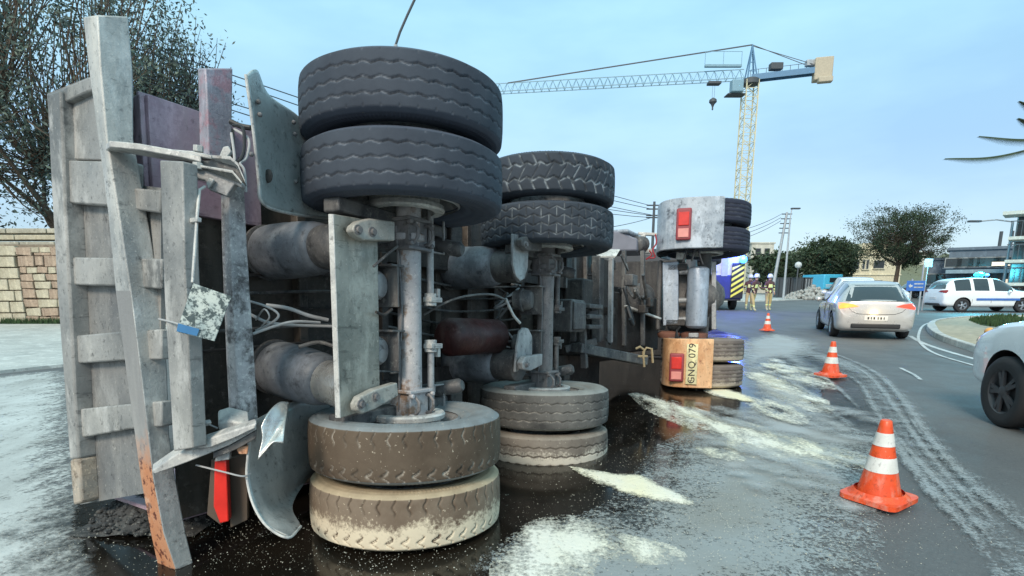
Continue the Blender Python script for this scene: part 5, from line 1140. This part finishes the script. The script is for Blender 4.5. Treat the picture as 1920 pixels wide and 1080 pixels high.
for i in range(1800):
    x = xs - .8 + rg.random() * 4.5; t = rg.random() * 6.3; hh = .08 + .16 * rg.random(); y = YW - .25 * rg.random(); mb.add([(x - .02 * cos(t), y, .05), (x + .02 * cos(t), y + .02, .05), (x + .05 * sin(t), y, .05 + hh)], [(0, 1, 2)])
struct(mb.build('wall_foot_grass', 'grass', smooth=None), 'stuff')

# ------------------------------------------------------------------ trees
def leaves(mb, cen, n, spread, size, rng, T, tone, flat=1.0):
    c = np.array(cen) + rng.normal(size=(n, 3)) * np.array([spread, spread, spread * flat])
    a = rng.normal(size=(n, 3)); a /= np.linalg.norm(a, axis=1)[:, None]; b = rng.normal(size=(n, 3)); b = np.cross(a, b); b /= np.linalg.norm(b, axis=1)[:, None]
    s = size * rng.uniform(.6, 1.3, (n, 1)); v = np.stack([c - a * s, c + b * s * .38, c + a * s, c - b * s * .38], 1)
    mb.append(v.reshape(-1, 3)); T.append(np.repeat(np.clip(tone + rng.normal(size=n) * .18, 0, 1), 4))
def tree(name, base, trunk_h, R, Hc, label, leafmat, n_tips, per, lsize, seed=1, lean=(0, 0), spread=.45, group='trees', depth=4, shape='round', trunk_r=.16, flat=.8, bark='bark'):
    rng = np.random.default_rng(seed); r = empty(name, base, label, 'tree', group)
    tb = MB(); fork = np.array([lean[0] * .5, lean[1] * .5, trunk_h]); tb.tube(catmull([(0, 0, -.1), (lean[0] * .12, .02, trunk_h * .5), tuple(fork)], 4).tolist(), trunk_r, 10, trunk_r * .7)
    cc = np.array([lean[0], lean[1], trunk_h + Hc * .5]); tips = []
    nb = 6
    mains = []
    for k in range(nb):
        t = 2 * pi * k / nb + rng.random(); d = np.array([cos(t) * .6, sin(t) * .6, .55 + .5 * rng.random()]); e = fork + d * min(R, Hc) * .65; mid = (fork + e) / 2 + rng.normal(size=3) * .1 * R
        tb.tube(catmull([tuple(fork), tuple(mid), tuple(e)], 4).tolist(), trunk_r * .45, 7, trunk_r * .2); mains.append(e)
    tb2 = MB()
    for k in range(n_tips):
        while True:
            q = rng.uniform(-1, 1, 3); rr = np.linalg.norm(q)
            if rr < 1 and rr > .35: break
        if shape == 'umbrella': q[2] = abs(q[2]) * .9 - .25 - .35 * (q[0] ** 2 + q[1] ** 2) * .6
        aq = math.atan2(q[1], q[0]); q = q * (1 + .16 * sin(3 * aq + seed) + .12 * sin(5 * aq + 2 * seed + 3 * q[2]) + .10 * sin(7 * q[2] + seed)); p = cc + q * [R, R, Hc * .5]; m = mains[int(np.argmin([np.linalg.norm(p - mm) for mm in mains]))]
        mid = (m + p) / 2 + rng.normal(size=3) * .08 * R; tb2.tube([tuple(m), tuple(mid), tuple(p)], trunk_r * .13, 4, trunk_r * .04); tips.append((p, rr))
    tb.build('trunk', bark, r, smooth=60); tb2.build('branches', bark, r, smooth=None)
    V, T = [], []
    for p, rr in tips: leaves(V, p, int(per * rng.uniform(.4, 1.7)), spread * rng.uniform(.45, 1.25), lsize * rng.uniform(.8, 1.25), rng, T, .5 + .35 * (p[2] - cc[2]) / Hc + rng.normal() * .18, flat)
    V = np.vstack(V); T = np.concatenate(T); me = bpy.data.meshes.new('crown'); nq = len(V) // 4
    me.vertices.add(len(V)); me.vertices.foreach_set('co', V.ravel()); me.loops.add(nq * 4); me.loops.foreach_set('vertex_index', np.arange(nq * 4)); me.polygons.add(nq); me.polygons.foreach_set('loop_start', np.arange(nq) * 4); me.update(calc_edges=True)
    at = me.attributes.new('tone', 'FLOAT', 'POINT'); at.data.foreach_set('value', T.astype(np.float32)); me.materials.append(MATS[leafmat]); link('crown', me, r); return r
GT = 'trees standing round the road'
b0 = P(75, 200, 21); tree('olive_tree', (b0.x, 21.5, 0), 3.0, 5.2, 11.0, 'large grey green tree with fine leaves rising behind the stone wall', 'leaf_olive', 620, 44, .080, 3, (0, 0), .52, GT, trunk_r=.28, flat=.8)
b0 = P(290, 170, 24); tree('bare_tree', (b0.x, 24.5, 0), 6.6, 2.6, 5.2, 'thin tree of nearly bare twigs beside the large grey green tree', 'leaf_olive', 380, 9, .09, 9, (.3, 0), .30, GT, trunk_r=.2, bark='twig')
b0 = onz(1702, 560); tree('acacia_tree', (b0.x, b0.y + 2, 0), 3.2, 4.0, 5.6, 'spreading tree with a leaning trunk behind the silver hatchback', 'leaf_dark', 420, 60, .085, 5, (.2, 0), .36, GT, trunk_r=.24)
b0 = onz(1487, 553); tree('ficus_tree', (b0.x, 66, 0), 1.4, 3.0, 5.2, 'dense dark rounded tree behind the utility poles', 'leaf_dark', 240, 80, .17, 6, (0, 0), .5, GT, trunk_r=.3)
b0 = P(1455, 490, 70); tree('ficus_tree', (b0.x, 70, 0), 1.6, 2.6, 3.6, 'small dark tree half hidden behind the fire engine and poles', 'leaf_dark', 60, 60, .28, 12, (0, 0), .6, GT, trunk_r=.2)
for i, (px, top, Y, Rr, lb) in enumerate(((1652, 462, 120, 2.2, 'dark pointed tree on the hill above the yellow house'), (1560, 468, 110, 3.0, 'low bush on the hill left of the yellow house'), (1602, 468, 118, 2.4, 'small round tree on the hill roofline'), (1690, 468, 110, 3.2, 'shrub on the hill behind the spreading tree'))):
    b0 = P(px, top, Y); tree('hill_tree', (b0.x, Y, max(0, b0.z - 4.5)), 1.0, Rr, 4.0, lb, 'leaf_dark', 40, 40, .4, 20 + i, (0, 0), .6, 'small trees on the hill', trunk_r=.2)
# palm at the right edge: only its left fronds enter the picture
PB = P(2040, 250, 13.0); PT = empty('palm_tree', (PB.x, PB.y, 0), 'palm tree beyond the right edge with drooping fronds reaching into the sky', 'tree')
MB().tube([(0, 0, 0), (.05, 0, 2.5), (0, 0, PB.z)], .24, 12, .19).build('trunk', 'bark', PT)
def frond(tipx, tipy, midx, midy, Y=12.6, n=34):
    o = Vector((PB.x, PB.y, 0)); a = Vector((0, 0, PB.z)); m = P(midx, midy, (Y + PB.y) / 2) - o; t = P(tipx, tipy, Y) - o
    c = [Vector(p) for p in catmull([a, m, t], 70)]; mb = MB().tube(c, .03, 5, .012)
    for i, p in enumerate(c[4:]):
        f = i / len(c[4:]); L = .26 * math.sin(pi * min(1, .2 + f * .8)) + .05; d = (c[min(i + 5, len(c) - 1)] - c[i + 3]).normalized(); s = d.cross(Vector((0, 0, 1))).normalized()
        for sg in (-1, 1):
            e = p + s * sg * L * .55 + d * L * .75 + Vector((0, 0, -L * .35)); w = d * .010; mb.add([p - w, p + w, e], [(0, 1, 2)])
    mb.build('frond', 'leaf_palm', PT, smooth=None)
frond(1772, 298, 1880, 292); frond(1836, 256, 1930, 262); frond(1912, 190, 1965, 210); frond(1910, 222, 1960, 235, 12.8); frond(2200, 300, 2120, 230); frond(2180, 200, 2110, 180); frond(2040, 120, 2035, 170, 14.5); frond(1990, 330, 2000, 270)

# ------------------------------------------------------------------ tower crane
YC = 85.0; bx = P(1399, 270, YC).x; zj = P(1403, 152, YC).z; zt = P(1410, 84, YC).z
CR = empty('tower_crane', (bx, YC, 0), 'tall tower crane with yellow lattice mast, long blue jib and concrete counterweight', 'crane')
w = .85; mb = MB()
for x in (-w, w):
    for y in (-w, w): mb.box((x, y, zj / 2), (.16, .16, zj))
k = 0; z = 0
while z < zj - 1:
    s = -1 if k % 2 else 1
    for (x0, y0, x1, y1) in ((-w, -w, w, -w), (w, -w, w, w), (w, w, -w, w), (-w, w, -w, -w)):
        mb.beam((x0 if s > 0 else x1, y0 if s > 0 else y1, z), (x1 if s > 0 else x0, y1 if s > 0 else y0, z + 1.2), .07, .07); mb.beam((x0, y0, z), (x1, y1, z), .07, .07)
    z += 1.2; k += 1
mb.build('mast', 'mast_yellow', CR, smooth=None)
rl = lambda p: Vector(p) - Vector((bx, YC, 0))
tip = rl(onz(700, 187, zj + .2)); cj = rl(onz(1545, 132, zj + .6)); root_ = Vector((0, 0, zj + .3))
def lattice(a, b, hgt, wd, n, mat, name, ch=.10, dg=.05):
    mb = MB(); d = (b - a); s = d.normalized().cross(Vector((0, 0, 1))).normalized() * wd / 2; up = Vector((0, 0, hgt))
    mb.beam(a + s, b + s, ch, ch); mb.beam(a - s, b - s, ch, ch); mb.beam(a + up, b + up, ch, ch)
    for i in range(n):
        p, q = a + d * (i / n), a + d * ((i + 1) / n); m = (p + q) / 2 + up
        for sg in (-1, 1): mb.beam(p + s * sg, m, dg, dg); mb.beam(m, q + s * sg, dg, dg)
        mb.beam(p + s, p - s, dg, dg)
    return mb.build(name, mat, CR, smooth=None)
lattice(root_ + (tip - root_).normalized() * 1.0, tip, 1.3, 1.2, 48, 'jib_pale', 'jib')
dcj = (cj - root_); sd_ = dcj.normalized().cross(Vector((0, 0, 1))).normalized()
mb = MB()
for sg in (-1, 1): mb.beam(root_ + sd_ * sg * .6, root_ + dcj + sd_ * sg * .6, .15, .75)
mb.beam(root_ + Vector((0, 0, .1)), root_ + dcj + Vector((0, 0, .1)), 1.2, .08); mb.build('counter_jib', 'jib_blue', CR)
mb = MB(); mb.box(root_ + dcj * .98 + Vector((0, 0, .1)), (2.3, 1.5, 2.9), Matrix.Rotation(math.atan2(dcj.y, dcj.x), 3, 'Z'))
mb.build('counterweight', 'counterweight', CR, .12)
MB().box(root_ + dcj * .98 + Vector((0, -.9, -1.5)), (1.8, 1.0, .7), Matrix.Rotation(math.atan2(dcj.y, dcj.x), 3, 'Z')).build('counterweight', 'counterweight', CR, .1)
apex = Vector((rl(P(1411, 84, YC)).x, 0, zt)); mb = MB()
for x, y in ((-.7, -.6), (.7, -.6), (-.7, .6), (.7, .6)): mb.beam((x, y, zj), apex, .16, .16)
for f in (.25, .5, .75): mb.beam(Vector((-.7, -.6, zj)).lerp(apex, f), Vector((.7, -.6, zj)).lerp(apex, f), .09, .09)
mb.build('tower_head', 'jib_blue', CR)
def rod(a, b, nm='tie_rod', r=.07): MB().beam(a, b, r, r).build(nm, 'pole_dark', CR)
rod(apex, root_ + (tip - root_) * .62 + Vector((0, 0, 1.3)), r=.14); rod(apex + Vector((0, .3, 0)), root_ + dcj * .93 + sd_ * .6 + Vector((0, 0, .4))); rod(apex, root_ + dcj * .93 - sd_ * .6 + Vector((0, 0, .4)))
mb = MB()
for i in range(9):
    p = root_ + dcj * (i / 9) + sd_ * -.7 + Vector((0, 0, .3)); mb.beam(p, p + Vector((0, 0, 1.1)), .05, .05)
mb.beam(root_ + sd_ * -.7 + Vector((0, 0, 1.4)), root_ + dcj * .9 + sd_ * -.7 + Vector((0, 0, 1.4)), .05, .05); mb.build('railing', 'pole_dark', CR)
MB().box(root_ + dcj * .34 + Vector((0, 0, 1.2)), (1.7, 1.0, .9)).build('winch', 'pole_dark', CR, .08)
MB().box(root_ + dcj * .82 + Vector((0, 0, 1.1)), (1.5, .8, .8)).build('winch', 'galv', CR, .08)
jd = (tip - root_).normalized()
MB().box(root_ + jd * 2.2 + Vector((0, -.9, -1.2)), (1.6, 1.2, 1.6)).build('operator_cab', 'jib_pale', CR, .1)
MB().box(root_ + jd * 2.0 + Vector((0, 0, -2.1)), (2.6, 1.6, .14)).build('cab_platform', 'pole_dark', CR)
mb = MB(); q = root_ + jd * 4.0 + Vector((0, -.3, 1.7))
for dx in (-2.6, 0, 2.6): mb.box(q + Vector((dx, 0, 1.0)), (.06, .06, 2.0))
mb.box(q + Vector((0, 0, 2.0)), (5.2, .06, .06)).box(q + Vector((0, 0, .1)), (5.2, .5, .3)); mb.build('sign_frame', 'jib_pale', CR)
tr_ = root_ + jd * ((P(1346, 150, YC) - P(1403, 152, YC)).length * 1.15)
MB().box(tr_ + Vector((0, 0, -.35)), (1.8, 1.1, .35)).build('trolley', 'pole_dark', CR, .05)
hk = Vector((tr_.x, tr_.y, P(1344, 187, YC).z)); mb = MB()
for dx in (-.15, .15): mb.beam(tr_ + Vector((dx, 0, -.4)), hk + Vector((dx, 0, .3)), .03, .03)
mb.build('hoist_rope', 'wire_dark', CR)
MB().lathe(hk + Vector((0, 0, .5)), (0, 0, -1), [(.1, 0), (.5, .25), (.55, .6), (.25, .9), (.1, 1.3), (.12, 1.6), (.02, 1.7)], 12).build('hook_block', 'pole_dark', CR)
MB().lathe((0, 0, zj - .6), (0, 0, 1), [(1.0, 0), (1.25, .1), (1.25, .7), (.9, .9)], 20).build('slewing_ring', 'pole_dark', CR)

# ------------------------------------------------------------------ poles, lamps, wires
up_ = P(1223, 470, 42); UP = empty('utility_pole', (up_.x, 42, 0), 'thin dark utility pole with crossarms left of the upper grey mudguard', 'pole'); zt_ = P(1223, 378, 42).z
MB().tube([(0, 0, 0), (0, 0, zt_)], .13, 10, .09).build('pole', 'pole_dark', UP)
for k, py in enumerate((385, 392, 404, 408)): z = P(1223, py, 42).z; MB().box((0, 0, z), (1.1, .09, .09)).build('crossarm', 'pole_dark', UP)
CAB = 'overhead cables above the truck'
def wire(nm, a, b, sag, label, r=.02):
    pts = [Vector(a).lerp(Vector(b), i / 14) - Vector((0, 0, sag * 4 * (i / 14) * (1 - i / 14))) for i in range(15)]
    tag(MB().tube(pts, r, 5).build(nm, 'wire_dark'), label, 'cable', CAB)
for k, (py, l0, l1, sg) in enumerate(((386, (244, 88), 20, .3), (392, (250, 100), 20, .5), (403, (240, 150), 20, .4), (404, (244, 158), 20, .7), (408, (240, 178), 20, .9))):
    wire('overhead_cable', P(1222, py, 42), P(l0[0] - 90, l0[1] - 45, l1), sg, ['uppermost of the thin dark cables crossing the sky behind the upper mudguard', 'second cable from the top crossing the sky behind the upper mudguard', 'third cable from the top crossing the sky behind the upper mudguard', 'fourth cable from the top crossing the sky behind the upper mudguard', 'lowest cable crossing the sky behind the upper mudguard'][k], .022)
wire('overhead_cable', P(1222, 408, 42), P(1100, 432, 30), .1, 'cable sloping down leftwards from the thin utility pole')
def street_lamp(px, pyb, pyt, Y, label, arm, group='street lamps'):
    b_ = P(px, pyb, Y); z = P(px, pyt, Y).z; r = empty('street_lamp', (b_.x, Y, 0), label, 'street lamp', group)
    MB().tube([(0, 0, 0), (0, 0, z)], .10, 10, .06).build('pole', 'galv', r)
    e = P(arm[0], arm[1], Y) - Vector((b_.x, Y, 0)); st_ = Vector((0, 0, z))
    MB().tube([st_, st_.lerp(e, .5) + Vector((0, 0, .12)), e], .045, 8).build('arm', 'galv', r)
    d = Vector((e.x, 0, 0)).normalized(); MB().box(e + d * .3, (.75, .26, .12)).build('lamp_head', 'pole_dark', r, .03)
street_lamp(1469, 556, 412, 48, 'white street lamp with a short angled arm by the utility poles', (1485, 391))
street_lamp(1877, 560, 416, 36, 'grey street lamp with a long level arm in front of the right hand flats', (1836, 415))
b_ = P(1464, 560, 50); UL = empty('utility_pole', (b_.x - .2, 50, 0), 'pale leaning utility pole with stacked insulators next to the street lamp', 'pole'); z = P(1464, 398, 50).z
MB().tube([(-.7, 0, 0), (.1, 0, z)], .15, 10, .10).build('pole', 'galv', UL)
for k in range(5): MB().box((.1 - .03 * k, 0, z - .15 - .4 * k), (.9, .1, .08)).build('crossarm', 'pole_dark', UL)
for k in range(3): wire('overhead_cable', P(1464, 402 + 6 * k, 50), P(1340, 440 + 10 * k, 38), .3, ['upper', 'middle', 'lower'][k] + ' cable running left from the leaning utility pole behind the truck wheels', .02)
# bent lamp arm above the upper tyres
sl = P(742, 300, 9.5); SL = empty('street_lamp', (sl.x, 9.5, 0), 'dark slender lamp pole bending to the right high above the upper truck tyres', 'street lamp', 'street lamps')
pts = [P(x, y, 9.5) - Vector((sl.x, 9.5, 0)) for x, y in ((742, 500), (742, 300), (742, 106), (742, 84), (750, 60), (764, 28), (778, -2), (800, -60))]
MB().tube(pts[:3], .034, 8).build('pole', 'pole_dark', SL); MB().tube(pts[2:], .020, 8).build('arm', 'pole_dark', SL)
MB().tube([pts[2], pts[3]], .030, 8).build('collar', 'galv', SL)
MB().box(pts[-1] + Vector((.2, 0, 0)), (.5, .2, .1)).build('lamp_head', 'pole_dark', SL, .02)
MB().tube([(pts[0].x, 0, 0), pts[0]], .034, 8).build('pole_base', 'pole_dark', SL)
# blue direction sign
sb = onz(1727, 590); YS = sb.y; c_ = P(1717, 536, YS); SG = empty('direction_sign', (c_.x, YS, 0), 'blue direction sign with white arrow and lines on two posts at the island', 'sign')
for dx in (-.15, .28): MB().tube([(dx, .04, 0), (dx, .04, c_.z + (.9 if dx > 0 else .3))], .035, 8).build('post', 'galv', SG)
wS = (P(1734, 536, YS) - P(1700, 536, YS)).x; hS = P(1717, 527, YS).z - P(1717, 546, YS).z
MB().box((0, 0, c_.z), (wS, .03, hS)).build('panel', 'sign_blue', SG, .005)
b = MB(); b.prism([(-wS * .42, -.018, c_.z), (-wS * .30, -.018, c_.z + hS * .22), (-wS * .30, -.018, c_.z + hS * .08), (-wS * .2, -.018, c_.z + hS * .08), (-wS * .2, -.018, c_.z - hS * .08), (-wS * .30, -.018, c_.z - hS * .08), (-wS * .30, -.018, c_.z - hS * .22)], (0, -.004, 0))
for dz in (.2, -.14): b.box((wS * .14, -.02, c_.z + hS * dz), (wS * .5, .004, hS * .10))
b.build('sign_marks', 'line_white', SG)
q = P(1740, 493, YS + 4); RS = empty('round_sign', (q.x, YS + 4, 0), 'small white square sign on a pole under the spreading tree', 'sign')
MB().tube([(0, 0, 0), (0, 0, q.z + .2)], .03, 8).build('post', 'galv', RS); MB().box((0, -.03, q.z), (.42, .02, .42)).build('panel', 'line_white', RS, .01)

# ------------------------------------------------------------------ roadside things in the distance
q = P(1538, 552, 62); VN = empty('blue_van', (q.x, 62, 0), 'light blue van or lorry parked beyond the rubble heap', 'van'); z0, z1 = P(1538, 549, 62).z, P(1538, 516, 62).z
MB().box((0, 0, (z0 + z1) / 2 + .1), (2.0, 4.5, z1 - z0 - .1)).build('body', 'van_blue', VN, .08)
MB().box((.2, -2.26, z1 - .55), (1.2, .02, .5)).build('rear_window', 'glass_car', VN, .01); MB().box((0, -2.26, z0 + .35), (1.9, .04, .25)).build('bumper', 'steel_dark', VN, .02)
MB().box((-.3, -2.265, (z0 + z1) / 2 - .1), (.9, .012, .10)).box((-.2, -2.265, (z0 + z1) / 2 - .3), (1.1, .012, .06)).build('door_marks', 'line_white', VN)
for x in (-.8, .8):
    for y in (-1.5, 1.5): MB().cyl((x - .12, y, .33), (x + .12, y, .33), .33, n=20).build('wheel', 'car_tyre', VN)
for i, (px, w_, lb) in enumerate(((1462, 1.9, 'dark grey skip container left of the lamp post'), (1487, 1.9, 'dark grey skip container right of the lamp post'), (1508, 1.2, 'narrow grey metal barrier panel beside the rubble heap'))):
    q = P(px, 555, 54); r = empty('skip_container', (q.x, 54 + .0 * i, .09), lb, 'container', 'containers by the poles'); h_ = P(px, 522, 54).z
    MB().box((0, 0, h_ / 2), (w_ * .62, 1.2, h_ - .1)).build('body', 'bin_grey', r, .04)
    for k in (-1, 0, 1): MB().box((k * w_ * .22, -.62, h_ / 2), (.05, .05, h_ - .3)).build('rib', 'galv' if i == 2 else 'steel_dark', r)
    MB().box((0, 0, h_ - .04), (w_ * .66, 1.25, .08)).build('lid', 'steel_dark', r, .02)
q = P(1500, 548, 54.0); rg = np.random.default_rng(2); mb = MB()
for i in range(420):
    a, rr_ = rg.random() * 6.3, rg.random() ** .7; hh = 1.1 * (1 - rr_) ** .8; c_ = Vector((P(1523, 553, 50).x + cos(a) * rr_ * 2.4, 50 + sin(a) * rr_ * 1.6, .09 + hh * rg.random())); s = .12 + .16 * rg.random(); mb.sphere(c_, s, 5, 4, (1, rg.uniform(.6, 1.2), rg.uniform(.5, 1)))
struct(mb.build('rubble_heap', 'rubble', smooth=None), 'stuff')
q = P(1493, 490, 52); SP = empty('globe_lamp', (P(1493, 540, 52).x, 52, 0), 'short post with a white globe lamp in front of the dark tree', 'lamp')
MB().tube([(0, 0, 0), (0, 0, P(1493, 500, 52).z)], .06, 8).build('post', 'pole_dark', SP); MB().sphere((0, 0, P(1493, 497, 52).z), .3, 14, 10).build('globe', 'line_white', SP)

# ------------------------------------------------------------------ buildings
def building(name, x0, x1, Y, dep, H, mat, label, storeys, wins, group='buildings round the roundabout', parapet=True, door=None, z0=0, rot=0):
    r = empty(name, Matrix.Translation(((x0 + x1) / 2, Y, z0)) @ Matrix.Rotation(rot, 4, 'Z'), label, 'building', group); w_ = x1 - x0
    MB().box((0, dep / 2, H / 2), (w_, dep, H)).build('wall', mat, r)
    if parapet: MB().box((0, dep / 2, H + .12), (w_ + .3, dep + .3, .24)).build('cornice', mat, r, .03)
    for s in range(storeys):
        fh = H / storeys
        if s: MB().box((0, -.06, s * fh), (w_ + .1, .16, .14)).build('string_course', mat, r)
        for (fx, ww, wh) in wins:
            x = -w_ / 2 + fx * w_; z = s * fh + fh * .52
            f = MB().box((x, -.03, z), (ww, .10, wh)).build('window', 'win_frame', r); MB().box((x, -.085, z), (ww - .14, .03, wh - .14)).build('pane', 'win_dark', f)
            MB().box((x, -.12, z - wh / 2 - .05), (ww + .2, .2, .08)).build('sill', mat, r)
    return r
def seg_(px0, px1, Y):
    """centre, width and turn of a facade square to the line of sight"""
    a0, a1 = math.atan2(P(px0, 534, Y).x, Y), math.atan2(P(px1, 534, Y).x, Y); am = (a0 + a1) / 2; D = Y / cos(am)
    return D * sin(am), D * cos(am), 2 * D * math.tan((a1 - a0) / 2), -am
def bx_(px0, px1, py, Y): return P(px0, py, Y).x, P(px1, py, Y).x
x0, x1 = bx_(1588, 1690, 500, 78); Hh = P(1640, 478, 78).z
B1 = building('yellow_house', x0, x1, 78, 12, Hh, 'render_cream', 'cream yellow flat roofed house seen above the silver hatchback', 2, [(.10, .7, 1.4), (.17, .7, 1.4), (.3, .35, 1.3), (.37, .35, 1.3), (.58, 1.5, 1.1)])
MB().box(((x1 - x0) * .1, 3, Hh + .9), ((x1 - x0) * .55, 4, 1.5)).build('roof_room', 'render_cream', B1, .03)
x0, x1 = bx_(1545, 1588, 500, 82); Hh = P(1565, 486, 82).z
B2 = building('pale_house', x0, x1, 82, 10, Hh, 'render_pale', 'pale house with long shaded balconies left of the cream house', 2, [(.25, 1.1, 1.3), (.75, 1.1, 1.3)])
for k in (1, 2): MB().box((0, -.9, Hh * k / 2 - .2), (x1 - x0, 1.8, .5)).build('balcony', 'render_pale', B2, .03)
x0, x1 = bx_(1408, 1450, 480, 90); Hh = P(1430, 457, 90).z
building('rough_stone_building', x0, x1, 90, 10, Hh, 'render_pale', 'pale unfinished building behind the fire engine and poles', 3, [(.3, .9, 1.1), (.7, .9, 1.1)])
cx_, cy_, w_, rt = seg_(1772, 1910, 46); x0, x1 = cx_ - w_ / 2, cx_ + w_ / 2; Hh = P(1840, 468, cy_).z
B3 = building('shop_building', x0, x1, cy_, 10, Hh, 'render_slate', 'long dark low building with lit shopfronts behind the police car', 2, [(.08, 1.2, .8), (.24, 1.2, .8), (.40, 1.2, .8), (.56, 1.6, .8), (.74, 1.2, .8), (.9, 1.2, .8)], rot=rt)
n_sh = 9
for k in range(n_sh):
    x = -(x1 - x0) / 2 + (k + .5) * (x1 - x0) / n_sh
    MB().box((x, -.9, 1.25), ((x1 - x0) / n_sh - .35, .04, 1.0)).build('shopfront', 'shop_light' if k in (1, 2, 4, 5, 6, 7) else 'glass_car', B3)
    MB().box((x + (x1 - x0) / n_sh / 2, -1.0, 1.2), (.25, .2, 2.4)).build('pier', 'render_slate', B3)
MB().box((0, -1.2, 2.35), (x1 - x0, 2.2, .3)).build('awning', 'render_blue', B3, .03)
MB().box(((x1 - x0) * .28, -.12, Hh * .72), (1.6, .06, .3)).build('lit_sign', 'shop_light', B3)
for k, dx in enumerate((.18, .33)): MB().cyl(((x1 - x0) * dx, 3, Hh), ((x1 - x0) * dx, 3, Hh + 1.6), .12, n=8).build('chimney_pipe', 'pole_dark', B3)
cx_, cy_, w_, rt = seg_(1735, 1780, 52); x0, x1 = cx_ - w_ / 2, cx_ + w_ / 2; Hh = P(1760, 488, cy_).z
building('grey_shop', x0, x1, cy_, 8, Hh, 'render_slate', 'low grey building half hidden by the spreading tree', 1, [(.3, 1.2, 1.0), (.7, 1.2, 1.0)], rot=rt)
cx_, cy_, w_, rt = seg_(1893, 2110, 33); x0, x1 = cx_ - w_ / 2, cx_ + w_ / 2; Hh = P(1900, 400, cy_).z
B4 = building('blue_flats', x0, x1, cy_, 10, Hh, 'render_blue', 'pale blue grey block of flats with corner balconies at the right edge', 4, [(.08, 1.0, 1.5), (.2, 1.0, 1.5), (.36, 1.2, 1.4), (.55, 1.2, 1.4), (.75, 1.2, 1.4), (.92, 1.2, 1.4)], rot=rt)
for k in range(1, 4):
    z = Hh * k / 4; MB().box((-(x1 - x0) / 2 + 1.1, -.9, z), (2.8, 1.8, .18)).build('balcony', 'render_pale', B4)
    rl_ = MB()
    for i in range(12): rl_.box((-(x1 - x0) / 2 - .25 + i * .25, -1.75, z + .5), (.03, .03, .9))
    rl_.box((-(x1 - x0) / 2 + 1.1, -1.75, z + .97), (2.8, .05, .05)); rl_.build('balcony_railing', 'pole_dark', B4)
MB().box((-(x1 - x0) / 2 + 1.0, -.9, Hh + .1), (3.4, 2.2, .2)).build('roof_canopy', 'render_pale', B4)
MB().box((1.5, 4, Hh + .9), (5, 5, 1.5)).build('roof_room', 'render_blue', B4)
# hill behind
mb = MB(); n = 60; V = []
for i in range(n):
    px = 1380 + i * 8; Y = 150; top = P(px, 470 + 4 * math.sin(i * .7) + 3 * math.sin(i * 1.9) + (6 if px > 1700 else 0) + (18 if px < 1450 else 0), Y)
    V += [(top.x, Y - 30, 0), (top.x, Y, top.z), (top.x * 1.2, Y + 60, 0)]
mb.add(V, [(3 * i + k, 3 * i + 3 + k, 3 * i + 4 + k, 3 * i + 1 + k) for i in range(n - 1) for k in range(2)])
struct(mb.build('hill', 'hill', smooth=60))
for i, (px, py, w_, h_) in enumerate(((1600, 470, 6, 3), (1622, 468, 5, 3), (1672, 470, 7, 3.4), (1700, 474, 6, 3), (1580, 474, 6, 2.6), (1635, 476, 4, 2.5))):
    q = P(px, py, 140); r = empty('hill_house', (q.x, 140, q.z - h_), ['long pale house on the hill crest right of the pointed tree', 'small pale house on the hill crest left of centre', 'wide pale house on the hill near the spreading tree', 'pale house on the hill partly behind the spreading tree', 'low pale house at the left end of the hill', 'tiny pale house lower on the hill slope'][i], 'house', 'small houses on the hill')
    MB().box((0, 0, h_ / 2), (w_, 5, h_)).build('wall', 'render_pale', r); MB().box((0, 0, h_ + .1), (w_ + .3, 5.3, .2)).build('roof', 'render_pale', r)
    for dx in (-.25, .25): MB().box((dx * w_, -2.52, h_ * .5), (.7, .05, .9)).build('window', 'win_dark', r)

# ------------------------------------------------------------------ traffic cones
def cone_meshes(h=.485, r0=.128, r1=.030, b=.325):
    R = lambda z: r0 + (r1 - r0) * (z / h) ** .86
    def band(z0, z1, o=0, m='cone_red', n=40):
        zs = np.linspace(z0, z1, 5); return [(R(z) + o, z) for z in zs]
    body = MB().lathe((0, 0, 0), (0, 0, 1), [(R(z), z) for z in np.linspace(.03, h, 16)] + [(r1 * .8, h + .006), (r1 * .4, h + .004)], 40).mesh('cone_body', 'cone_red', 50)
    s1 = MB().lathe((0, 0, 0), (0, 0, 1), band(h * .38, h * .56, .0022), 40, False).mesh('reflective_band', 'cone_white', 50)
    s2 = MB().lathe((0, 0, 0), (0, 0, 1), band(h * .70, h * .86, .0022), 40, False).mesh('reflective_band', 'cone_white', 50)
    q = MB(); n = 8; P8 = []
    for cx_, cy_ in ((1, 1), (-1, 1), (-1, -1), (1, -1)):
        for k in range(4):
            a = math.atan2(cy_, cx_) - pi / 4 + k * pi / 6; P8.append(Vector((cx_ * (b / 2 - .05) + .05 * cos(a), cy_ * (b / 2 - .05) + .05 * sin(a), 0)))
    q.prism(P8, (0, 0, .028)); q.lathe((0, 0, .0281), (0, 0, 1), [(r0 + .035, 0), (r0 + .022, .012), (r0 + .003, .03)], 40, False)
    return body, s1, s2, q.mesh('cone_base', 'cone_red', 40)
CM = cone_meshes()
def cone(px, py, rot, tilt, label, sc=1):
    p = onz(px, py); r = empty('traffic_cone', Matrix.Translation(p + Vector((0, 0, .034))) @ Matrix.Rotation(rot, 4, 'Z') @ Matrix.Rotation(tilt, 4, 'Y') @ Matrix.Scale(sc, 4), label, 'traffic cone', 'red and white traffic cones along the spill')
    for nm, me in zip(('cone_body', 'reflective_band', 'reflective_band', 'base'), CM): link(nm, me, r)
cone(1645, 944, .55, -.03, 'large red and white traffic cone nearest the camera on the dusty asphalt')
cone(1556, 709, .3, 0, 'middle red and white traffic cone beside the curved dust track')
cone(1438, 622, .1, 0, 'farthest red and white traffic cone in front of the lone firefighter')
